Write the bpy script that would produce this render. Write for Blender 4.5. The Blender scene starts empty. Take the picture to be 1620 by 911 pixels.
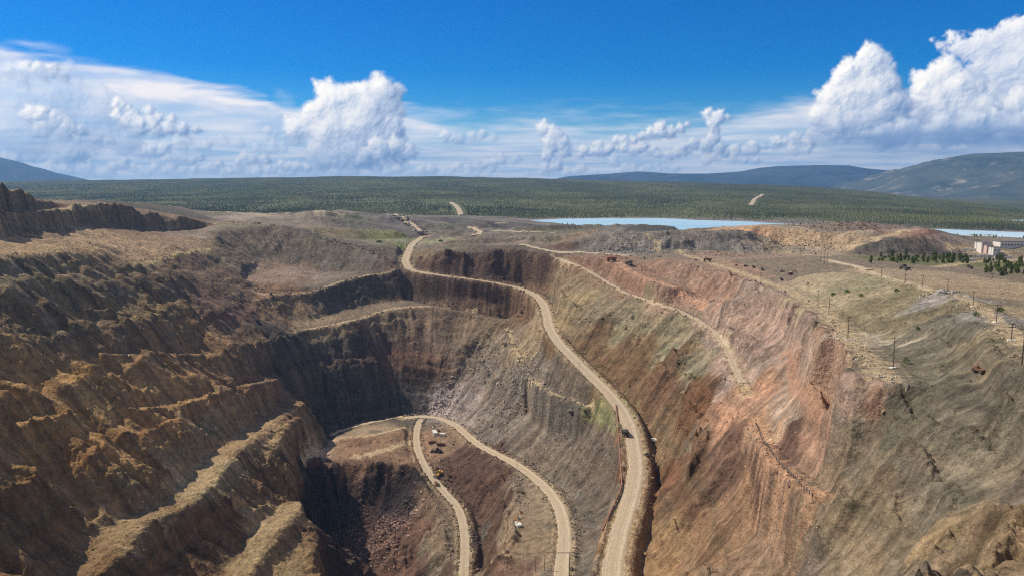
import bpy, bmesh, math, random, time
import numpy as np
from mathutils import Vector, Matrix
from mathutils.geometry import delaunay_2d_cdt
T0 = time.time()
rng = np.random.default_rng(7)
random.seed(7)
S = bpy.context.scene
COL = S.collection

# ------------------------------------------------------------------ camera, sky, sun
F, CU, CV = 1170.0, 810.0, 455.5            # focal length in photo pixels, picture centre
PITCH = math.atan((CV - 283.0) / F)
HC = 60.0                                   # camera height; the rim of the mine is z = 0
cam_d = bpy.data.cameras.new('camera'); cam = bpy.data.objects.new('camera', cam_d); COL.objects.link(cam)
cam_d.sensor_width = 36.0; cam_d.lens = 36.0 * F / 1620.0
cam_d.clip_start = 1.0; cam_d.clip_end = 200000.0
cam.location = (0, 0, HC); cam.rotation_euler = (math.pi / 2 - PITCH, 0, 0)
S.camera = cam
S.view_settings.view_transform = 'Standard'; S.view_settings.look = 'None'
S.view_settings.gamma = 1.0; S.view_settings.exposure = 0.1
S.cycles.volume_bounces = 0; S.cycles.use_denoising = False; S.cycles.pixel_filter_type = 'BLACKMAN_HARRIS'; S.cycles.filter_width = 1.15
S.cycles.max_bounces = 6; S.cycles.diffuse_bounces = 2
S.cycles.transparent_max_bounces = 24

SUN_AZ, SUN_EL = math.radians(-68), math.radians(47)      # left of the view, ahead of the camera
sun_dir = Vector((math.sin(SUN_AZ) * math.cos(SUN_EL), math.cos(SUN_AZ) * math.cos(SUN_EL), math.sin(SUN_EL)))
sl = bpy.data.lights.new('sun', 'SUN'); sl.energy = 4.9; sl.angle = math.radians(0.5); sl.color = (1.0, 0.89, 0.72)
so = bpy.data.objects.new('sun', sl); COL.objects.link(so)
so.rotation_euler = sun_dir.to_track_quat('Z', 'Y').to_euler()

W = bpy.data.worlds.new('World'); S.world = W; W.use_nodes = True
nt = W.node_tree; nt.nodes.clear()
def N(t, typ, **kw):
    n = t.nodes.new(typ)
    for k, v in kw.items():
        if k.startswith('i_'):
            n.inputs[k[2:].replace('_', ' ')].default_value = v
        else: setattr(n, k, v)
    return n
def L(t, a, b): t.links.new(a, b)
W.cycles.sampling_method = 'MANUAL'; W.cycles.sample_map_resolution = 512

# ------------------------------------------------------------------ helpers: pixel + distance -> point
CP, SP = math.cos(PITCH), math.sin(PITCH)
def drop(v):
    a = (CV - v) / F
    return -(a * CP - SP) / (CP + a * SP)
def lat(u, v):
    a = (CV - v) / F
    return ((u - CU) / F) / (CP + a * SP)
def PT(u, v, Y): return (lat(u, v) * Y, Y, HC - drop(v) * Y)

# ------------------------------------------------------------------ noise
_perm = rng.permutation(256); _perm = np.concatenate([_perm, _perm, _perm])
_ang = rng.random(256) * 2 * math.pi; _gx, _gy = np.cos(_ang), np.sin(_ang)
def perlin(x, y, seed=0):
    x = np.asarray(x, float); y = np.asarray(y, float)
    xi = np.floor(x); yi = np.floor(y); fx = x - xi; fy = y - yi
    xi = (xi.astype(np.int64) + seed * 37) & 255; yi = (yi.astype(np.int64) + seed * 91) & 255
    u = fx * fx * fx * (fx * (fx * 6 - 15) + 10); v = fy * fy * fy * (fy * (fy * 6 - 15) + 10)
    a = _perm[xi]; b = _perm[(xi + 1) & 255]
    h00 = _perm[a + yi]; h10 = _perm[b + yi]; y1 = (yi + 1) & 255; h01 = _perm[a + y1]; h11 = _perm[b + y1]
    n00 = _gx[h00] * fx + _gy[h00] * fy; n10 = _gx[h10] * (fx - 1) + _gy[h10] * fy
    n01 = _gx[h01] * fx + _gy[h01] * (fy - 1); n11 = _gx[h11] * (fx - 1) + _gy[h11] * (fy - 1)
    return ((n00 * (1 - u) + n10 * u) * (1 - v) + (n01 * (1 - u) + n11 * u) * v) * 1.5
def fbm(x, y, octs=4, seed=0, gain=.5, lac=2.03):
    s = 0; a = 1; tot = 0
    for i in range(octs):
        s = s + a * perlin(x, y, seed + i * 3); tot += a; a *= gain; x = x * lac + 11.3; y = y * lac - 7.7
    return s / tot * 1.6
def ridged(x, y, octs=4, seed=0):
    s = 0; a = 1; tot = 0
    for i in range(octs):
        s = s + a * (1 - 2.2 * np.abs(perlin(x, y, seed + i * 3))); tot += a; a *= .5; x = x * 2.07 + 5.1; y = y * 2.07 - 3.3
    return s / tot
def sstep(a, b, x):
    t = np.clip((x - a) / (b - a), 0, 1); return t * t * (3 - 2 * t)

def blur(G, r, n=2):
    for _ in range(n):
        for ax in (0, 1):
            P = np.pad(G, [(r + 1, r) if a == ax else (0, 0) for a in (0, 1)], mode='edge')
            c = np.cumsum(P, axis=ax, dtype=np.float64)
            G = ((c[2 * r + 1:] - c[:-2 * r - 1]) if ax == 0 else (c[:, 2 * r + 1:] - c[:, :-2 * r - 1])) / (2 * r + 1)
    return G
def s2l(c): 
    c = np.array(c, float) / 255; return np.where(c < .04045, c / 12.92, ((c + .055) / 1.055) ** 2.4)
# ------------------------------------------------------------------ the sky: Nishita blue with a computed panorama of clouds
AZ0, AZ1, EL0, EL1 = math.radians(-44), math.radians(44), math.radians(-2), math.radians(24)
def cloud_panorama():
    K = 1.0; w = int((AZ1 - AZ0) * F * K); h = int((EL1 - EL0) * F * K)
    az, el = np.meshgrid(AZ0 + (np.arange(w) + .5) / w * (AZ1 - AZ0), EL0 + (np.arange(h) + .5) / h * (EL1 - EL0))
    PX, PY = az * F, el * F                                          # about one photo pixel per unit
    def pos(u, v):
        a = math.atan(lat(u, v)); return a * F, math.atan(-drop(v) * math.cos(a)) * F
    RGB = np.zeros((h, w, 3)); A = np.zeros((h, w))
    def over(c, a):
        nonlocal RGB, A
        RGB = RGB * (1 - a)[..., None] + c * a[..., None]; A = A * (1 - a) + a
    def L_(r, g, b): return s2l((r, g, b))
    base = PY - pos(810, 284)[1]
    # high veil: an anvil sheet thick at left and right, thin in the middle
    prof = [(-60,60),(0,72),(60,84),(150,95),(215,104),(300,120),(360,136),(420,150),(450,164),(500,172),(640,172),(700,186),(780,205),(850,196),(900,205),(1000,225),(1080,205),(1150,182),(1230,166),(1310,156),(1400,150),(1480,140),(1560,120),(1620,100),(1700,85)]
    pp = np.array([pos(*q) for q in prof]); edge = np.interp(PX, pp[:, 0], pp[:, 1])
    n1 = fbm(PX / 170, PY / 26, 6, 130); n2 = fbm(PX / 60, PY / 16, 5, 140); n4 = fbm(PX / 300, PY / 60, 4, 141)
    e = edge - PY + 16 * n1
    veil = sstep(-3, 16, e) * np.clip(.80 + .30 * n2 + .35 * n4 + .2 * sstep(60, 5, e), 0, 1)
    right = sstep(150, 420, PX); mid = sstep(-200, -20, PX) * (1 - right)
    veil *= 1 - .30 * mid - .12 * right
    sh = np.clip(.5 + .9 * fbm(PX / 120, PY / 34, 5, 150) + .6 * sstep(60, 0, e) - .25, 0, 1)[..., None]
    over(L_(188,208,234) * (1 - sh) + L_(252,246,246) * sh, veil)
    # wisps reaching right of the middle
    for (u0, v0, u1, v1, wd, al) in ((700,205,1010,168,7,.35),(660,182,760,176,6,.4),(0,66,120,86,5,.6),(430,150,470,158,6,.45),(1180,168,1300,158,8,.25),(560,190,700,186,8,.3)):
        (a0, b0), (a1, b1) = pos(u0, v0), pos(u1, v1); t = np.clip((PX - a0) / (a1 - a0), 0, 1)
        d = (PY - (b0 + t * (b1 - b0)) + 6 * fbm(PX / 60, PY / 30, 3, 160)) / wd
        over(L_(205,222,242), al * np.exp(-d * d) * np.clip(np.sin(t * math.pi), 0, 1) * np.clip(.6 + n2, 0, 1))
    # streaky low bank
    lowb = sstep(120, 20, base + 22 * fbm(PX / 90, PY / 14, 5, 170)) * .86
    s2 = np.clip(.5 + 1.1 * fbm(PX / 130, PY / 9, 5, 171), 0, 1)[..., None]
    over(L_(176,204,234) * (1 - s2) + L_(244,244,250) * s2, lowb)
    r_ = np.random.default_rng(11)
    wxg = fbm(PX / 26, PY / 26, 5, 180, .6); wyg = fbm(PX / 26, PY / 26, 5, 185, .6)
    def cumulus(blobs, foot_v, soft, alpha=1.0, kids=10, shade=1.0, tone=(1, 1, 1), fluff=1.0, rough=.5):
        sp = []
        for (u, v, r) in blobs:
            x, y = pos(u, v); sp.append((x, y, 0, r))
            for k in range(kids if r > 7 else 5):
                a = r_.uniform(0, 2 * math.pi); b = r_.uniform(-.2, 1.2); rr = r * r_.uniform(.26, .5)
                c = (x + math.cos(a) * math.cos(b) * r * .8, y + math.sin(a) * math.cos(b) * r * .8, math.sin(b) * r * .75)
                sp.append((*c, rr))
                if r > 12:
                    for j in range(5):
                        a2 = r_.uniform(0, 2 * math.pi); b2 = r_.uniform(-.2, 1.3); q = rr * r_.uniform(.3, .5)
                        sp.append((c[0] + math.cos(a2) * math.cos(b2) * rr * .85, c[1] + math.sin(a2) * math.cos(b2) * rr * .85, c[2] + math.sin(b2) * rr * .85, q))
        xs = [q[0] for q in sp]; ys = [q[1] for q in sp]; mr_ = max(q[3] for q in sp) + 14
        i0 = max(0, int((min(xs) - mr_ - AZ0 * F) * K)); i1 = min(w, int((max(xs) + mr_ - AZ0 * F) * K))
        j0 = max(0, int((min(ys) - mr_ - EL0 * F) * K)); j1 = min(h, int((max(ys) + mr_ - EL0 * F) * K))
        if i1 - i0 < 4 or j1 - j0 < 4: return
        big = max(q[2] for q in blobs); wa = min(4.5, .14 * big + 1.3) * fluff
        X = PX[j0:j1, i0:i1] + wa * wxg[j0:j1, i0:i1]; Y = PY[j0:j1, i0:i1] + wa * wyg[j0:j1, i0:i1]
        Z = np.full(X.shape, -30.0); C = np.full(X.shape, -9.0)
        for x, y, z, r in sp:
            ia = max(0, int((x - r - 12 - PX[0, i0]) * K)); ib = min(X.shape[1], int((x + r + 12 - PX[0, i0]) * K) + 1)
            ja = max(0, int((y - r - 12 - PY[j0, 0]) * K)); jb = min(X.shape[0], int((y + r + 12 - PY[j0, 0]) * K) + 1)
            if ib <= ia or jb <= ja: continue
            d2 = (X[ja:jb, ia:ib] - x) ** 2 + (Y[ja:jb, ia:ib] - y) ** 2
            zz = np.where(d2 < r * r, z + np.sqrt(np.maximum(r * r - d2, 0)), -30)
            Z[ja:jb, ia:ib] = np.maximum(Z[ja:jb, ia:ib], zz)
            C[ja:jb, ia:ib] = np.maximum(C[ja:jb, ia:ib], r - np.sqrt(d2))
        xx, yy = PX[j0:j1, i0:i1], PY[j0:j1, i0:i1]
        fine = fbm(xx / 9, yy / 9, 4, 190, .6); med = fbm(xx / 30, yy / 30, 4, 195)
        Zs = np.maximum(Z, -5); Zs = .35 * Zs + .65 * blur(Zs, 1 + int(big > 20), 2)
        Zb = blur(Zs, max(2, int(big * .22)), 2); Zm = rough * Zs + (1 - rough) * Zb + .5 * fine + 2.4 * med
        gy, gx = np.gradient(Zm); nz_ = 1 / np.sqrt(1 + gx * gx + gy * gy)
        lam = (-gx * -.62 + -gy * .55 + .56) * nz_
        yb = pos(800, foot_v)[1]; top = max(ys); hgt = np.clip((yy - yb) / max(20, top - yb), 0, 1)
        occ = np.clip((Zs - Zb) / (big * .25 + 3), -1, 1)
        xc = (xx - min(xs)) / (max(xs) - min(xs) + 1)
        lit = np.clip(.26 + .66 * lam + .16 * occ + .14 * (hgt - .4) - .12 * xc, 0, 1)
        lit = lit * (1 - .70 * shade * sstep(.42, .0, hgt + .12 * med) * (1 if shade else 0))
        l3 = lit[..., None]; lo, mid_, hi = L_(116,146,188), L_(196,208,228), L_(255,250,242) * 1.15
        col = np.where(l3 < .5, lo + (mid_ - lo) * l3 / .5, mid_ + (hi - mid_) * (l3 - .5) / .5) * np.array(tone)
        a = sstep(-2.4, 3.4 + .09 * big, C + 2.2 * fine) * sstep(-soft, soft, yy - yb + soft * 1.1 * med + soft * .4) * alpha
        full = np.zeros((h, w)); full[j0:j1, i0:i1] = a; fc = np.zeros((h, w, 3)); fc[j0:j1, i0:i1] = col
        over(fc, full)
    # distant small puffs along the horizon
    for cx, cy, wd, nn, al in ((60,270,60,12,.7),(150,272,60,12,.7),(240,270,60,12,.7),(330,272,60,12,.7),(430,272,60,14,.8),(540,272,60,14,.8),(640,270,50,12,.8),(740,272,60,10,.6),(430,215,60,10,.35),(340,225,60,10,.4),(900,272,60,10,.6),(1000,270,50,8,.5),(280,232,50,12,.5),(100,250,34,9,.8),(25,258,30,5,.6),(180,262,34,8,.8),(235,243,36,12,.85),(290,252,30,9,.7),(150,225,30,6,.5),(20,212,25,5,.5),(330,264,24,5,.6),(395,255,34,9,.8),(470,264,34,10,.85),(530,262,26,7,.7),(590,262,30,8,.6),(720,220,34,6,.55),(760,214,25,5,.5),(740,264,40,5,.5),(800,257,30,4,.5),(935,242,26,8,.85),(960,236,24,7,.85),(985,222,14,6,.9),(1010,238,28,8,.85),(1060,242,34,10,.8),(1170,240,30,9,.75),(1210,230,34,8,.7),(1250,225,32,9,.8),(1270,238,24,7,.7),(1150,252,44,7,.6),(1000,262,50,6,.5),(430,236,30,5,.4),(200,208,20,4,.5)):
        bl = []
        for k in range(nn):
            rr = r_.uniform(4, 10.5); bl.append((cx + r_.normal() * wd * .5, cy + 7 - rr * r_.uniform(.3, 1.5), rr))
        cumulus(bl, cy + 9, 7, al, 6, .55, fluff=1.3)
    # grey sheet at far left and its blue-grey body
    cumulus([(30,150,40),(90,160,46),(150,180,40),(40,200,44),(110,215,40),(190,215,30)], 262, 50, .50, 3, .3, (.78,.87,.98), 2.6, .1)
    cumulus([(18,124,14),(38,114,13),(60,116,14),(84,112,11),(5,134,14),(100,124,10),(30,132,14)], 146, 14, .85, 8, .7)
    cumulus([(600,157,34),(560,163,32),(525,168,30),(502,188,28),(622,175,20),(575,200,42),(535,215,38),(610,205,30),(600,232,36),(550,242,36),(484,188,14),(510,242,28),(632,238,20),(470,205,20)], 262, 34, 1, 9, .28, rough=.28)
    cumulus([(600,238,20),(625,232,16),(648,240,14),(580,246,16)], 256, 10, .9, 8, .3)
    cumulus([(505,238,10),(520,250,16),(560,238,13),(575,250,14),(540,256,14)], 276, 14, .55, 8, .9, (.82,.88,.96))
    cumulus([(188,166,10),(200,172,8),(185,182,10),(200,192,12),(218,200,14),(236,176,9),(238,196,12),(252,186,8),(272,190,8),(268,204,11),(290,206,11),(250,210,12),(312,208,6),(210,182,9)], 224, 10, .95, 9, .6)
    cumulus([(48,180,12),(66,184,14),(88,190,13),(72,200,14),(108,198,13),(124,206,10),(100,212,12),(60,206,10)], 226, 14, .9, 9, .6)
    cumulus([(860,203,12),(875,212,14),(888,225,12),(872,230,14),(868,248,12),(880,262,12),(864,268,10),(895,240,10)], 285, 10, .95, 9, .3)
    cumulus([(1045,207,14),(1060,211,12),(1030,213,12),(1015,217,8),(1088,196,6),(1076,205,8)], 222, 6, .95, 9, .8)
    cumulus([(1122,180,9),(1138,185,11),(1128,194,10),(1130,208,9),(1128,220,10),(1120,232,12),(1098,228,10),(1084,232,8),(1140,236,10),(1152,186,6)], 244, 8, 1, 9, .5)
    cumulus([(1500,66,10),(1530,76,18),(1562,74,22),(1595,66,24),(1630,58,30),(1560,98,22),(1595,105,28),(1640,110,34),(1585,135,26),(1635,148,32),(1478,62,4),(1515,64,8),(1600,165,30),(1670,80,40),(1670,150,40)], 196, 34, .93, 9, .45, (.93,.95,.99), 2.6, .25)
    cumulus([(1440,66,5),(1455,65,4),(1448,63,4)], 76, 5, .7, 4, 0)
    cumulus([(1497,118,22),(1474,140,26),(1508,148,30),(1533,140,22),(1458,158,18),(1470,172,30),(1450,190,28),(1495,185,34),(1540,180,34),(1585,185,30),(1630,185,36)], 222, 14, 1, 11, .75, rough=.35)
    cumulus([(1378,106,26),(1350,125,30),(1332,155,32),(1372,150,38),(1400,140,24),(1308,192,28),(1340,195,38),(1385,185,38),(1295,208,20),(1418,168,24),(1320,212,26),(1365,212,30),(1410,202,30)], 230, 12, 1, 12, .45, rough=.4)
    cumulus([(1400,218,20),(1440,216,24),(1490,212,26),(1540,208,26),(1590,206,26),(1640,204,28),(1340,226,14),(1370,224,16)], 226, 14, .95, 6, 1, (.84,.90,.98), 1.8, .25)
    # blue-grey rain haze under the big towers
    ru = sstep(400, 560, PX) * np.exp(-((base - 52 + 6 * n1) / 26) ** 2) * .72
    over(L_(118,152,198) * 1.0, ru * np.clip(.8 + .5 * n2, 0, 1))
    hz = sstep(26, 0, base + 4 * n1)
    over(L_(190,212,236), hz * .6)
    img = bpy.data.images.new('cloud_panorama', w, h, alpha=True, float_buffer=True); img.colorspace_settings.name = 'Non-Color'
    fade = sstep(0, .05, (az - AZ0)) * sstep(0, .05, AZ1 - az) * sstep(0, .03, EL1 - el)
    RGB = RGB / np.maximum(A, 1e-4)[..., None]
    img.pixels.foreach_set(np.concatenate([np.clip(RGB, 0, 1.35), (A * fade)[..., None]], -1).astype(np.float32).ravel()); img.update(); img.pack()
    return img
def build_world():
    t = nt
    sky = N(t, 'ShaderNodeTexSky', sky_type='NISHITA', sun_disc=False)
    sky.sun_elevation = SUN_EL; sky.sun_rotation = SUN_AZ
    sky.air_density = 1.0; sky.dust_density = 0.2; sky.ozone_density = 3.0; sky.altitude = 600
    hs = N(t, 'ShaderNodeHueSaturation'); hs.inputs['Saturation'].default_value = 1.85
    L(t, sky.outputs[0], hs.inputs['Color'])
    tc = N(t, 'ShaderNodeTexCoord'); sp = N(t, 'ShaderNodeSeparateXYZ'); L(t, tc.outputs['Generated'], sp.inputs[0])
    def M(op, a, b=None, c=None, clamp=False):
        n = N(t, 'ShaderNodeMath', operation=op, use_clamp=clamp)
        for i, x in enumerate((a, b, c)):
            if x is None: continue
            if isinstance(x, (int, float)): n.inputs[i].default_value = x
            else: L(t, x, n.inputs[i])
        return n.outputs[0]
    def ramp(x, a, b):
        n = N(t, 'ShaderNodeMapRange', interpolation_type='SMOOTHSTEP'); L(t, x, n.inputs[0])
        n.inputs[1].default_value = a; n.inputs[2].default_value = b; return n.outputs[0]
    az = M('ARCTAN2', sp.outputs[0], sp.outputs[1]); el = M('ARCSINE', sp.outputs[2])
    uv = N(t, 'ShaderNodeCombineXYZ')
    L(t, M('MULTIPLY_ADD', az, 1 / (AZ1 - AZ0), -AZ0 / (AZ1 - AZ0)), uv.inputs[0]); L(t, M('MULTIPLY_ADD', el, 1 / (EL1 - EL0), -EL0 / (EL1 - EL0)), uv.inputs[1])
    im = N(t, 'ShaderNodeTexImage', extension='CLIP', interpolation='Linear'); im.image = cloud_panorama(); L(t, uv.outputs[0], im.inputs[0])
    sc = N(t, 'ShaderNodeMix', data_type='RGBA', blend_type='MULTIPLY'); sc.inputs[0].default_value = 1
    sc.inputs[7].default_value = (0.028, 0.073, 0.100, 1); L(t, hs.outputs[0], sc.inputs[6])
    # unseen broken cloud overhead and behind the camera, added to neutralise ambient light
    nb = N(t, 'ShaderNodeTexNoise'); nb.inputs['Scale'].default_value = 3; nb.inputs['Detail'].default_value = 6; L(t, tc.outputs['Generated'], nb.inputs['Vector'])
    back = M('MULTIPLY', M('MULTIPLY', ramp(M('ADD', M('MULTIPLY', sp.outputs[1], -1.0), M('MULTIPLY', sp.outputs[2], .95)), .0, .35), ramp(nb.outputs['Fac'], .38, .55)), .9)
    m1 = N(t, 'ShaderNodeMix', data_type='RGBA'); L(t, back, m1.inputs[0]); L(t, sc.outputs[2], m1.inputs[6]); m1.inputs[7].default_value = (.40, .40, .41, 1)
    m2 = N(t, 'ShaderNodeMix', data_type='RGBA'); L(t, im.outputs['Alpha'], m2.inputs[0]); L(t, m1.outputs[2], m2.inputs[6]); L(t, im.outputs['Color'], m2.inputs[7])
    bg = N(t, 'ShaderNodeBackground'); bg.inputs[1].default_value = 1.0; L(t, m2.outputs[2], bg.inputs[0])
    out = N(t, 'ShaderNodeOutputWorld'); L(t, bg.outputs[0], out.inputs[0])
build_world(); print('sky', time.time() - T0)

# ------------------------------------------------------------------ breaklines of the mine (pixel, pixel, distance)
# haul roads: centre lines with width in metres
ROADS = {
 'haul_road': (12, [(716,371,1420),(690,372,1370),(668,375,1290),(652,386,1190),(645,400,1105),(641,414,1040),(648,427,1003),(672,432,985),(706,437,972),(740,441,962),(780,447,955),(820,455,945),(848,467,905),(860,480,868),(866,500,815),(870,520,770),(884,542,725),(905,564,683),(933,592,640),(962,620,600),(985,648,568),(998,676,535),(1003,705,506),(1007,735,478),(1004,765,452),(994,800,424),(981,840,393),(972,880,367),(967,930,336),(965,1000,300)]),
 'pit_road': (9.5, [(640,661,792),(669,657,800),(700,663,775),(722,672,752),(739,688,718),(757,703,685),(783,717,658),(813,731,628),(840,750,594),(868,775,552),(886,803,508),(894,836,467),(892,872,428),(888,911,393),(885,960,360)]),
 'lower_pit_road': (7.5, [(668,659,797),(661,672,765),(658,690,730),(660,708,702),(666,726,674),(680,750,645),(703,778,614),(724,800,590),(733,825,565),(736,858,535),(735,890,512),(732,930,486)]),
}
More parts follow.
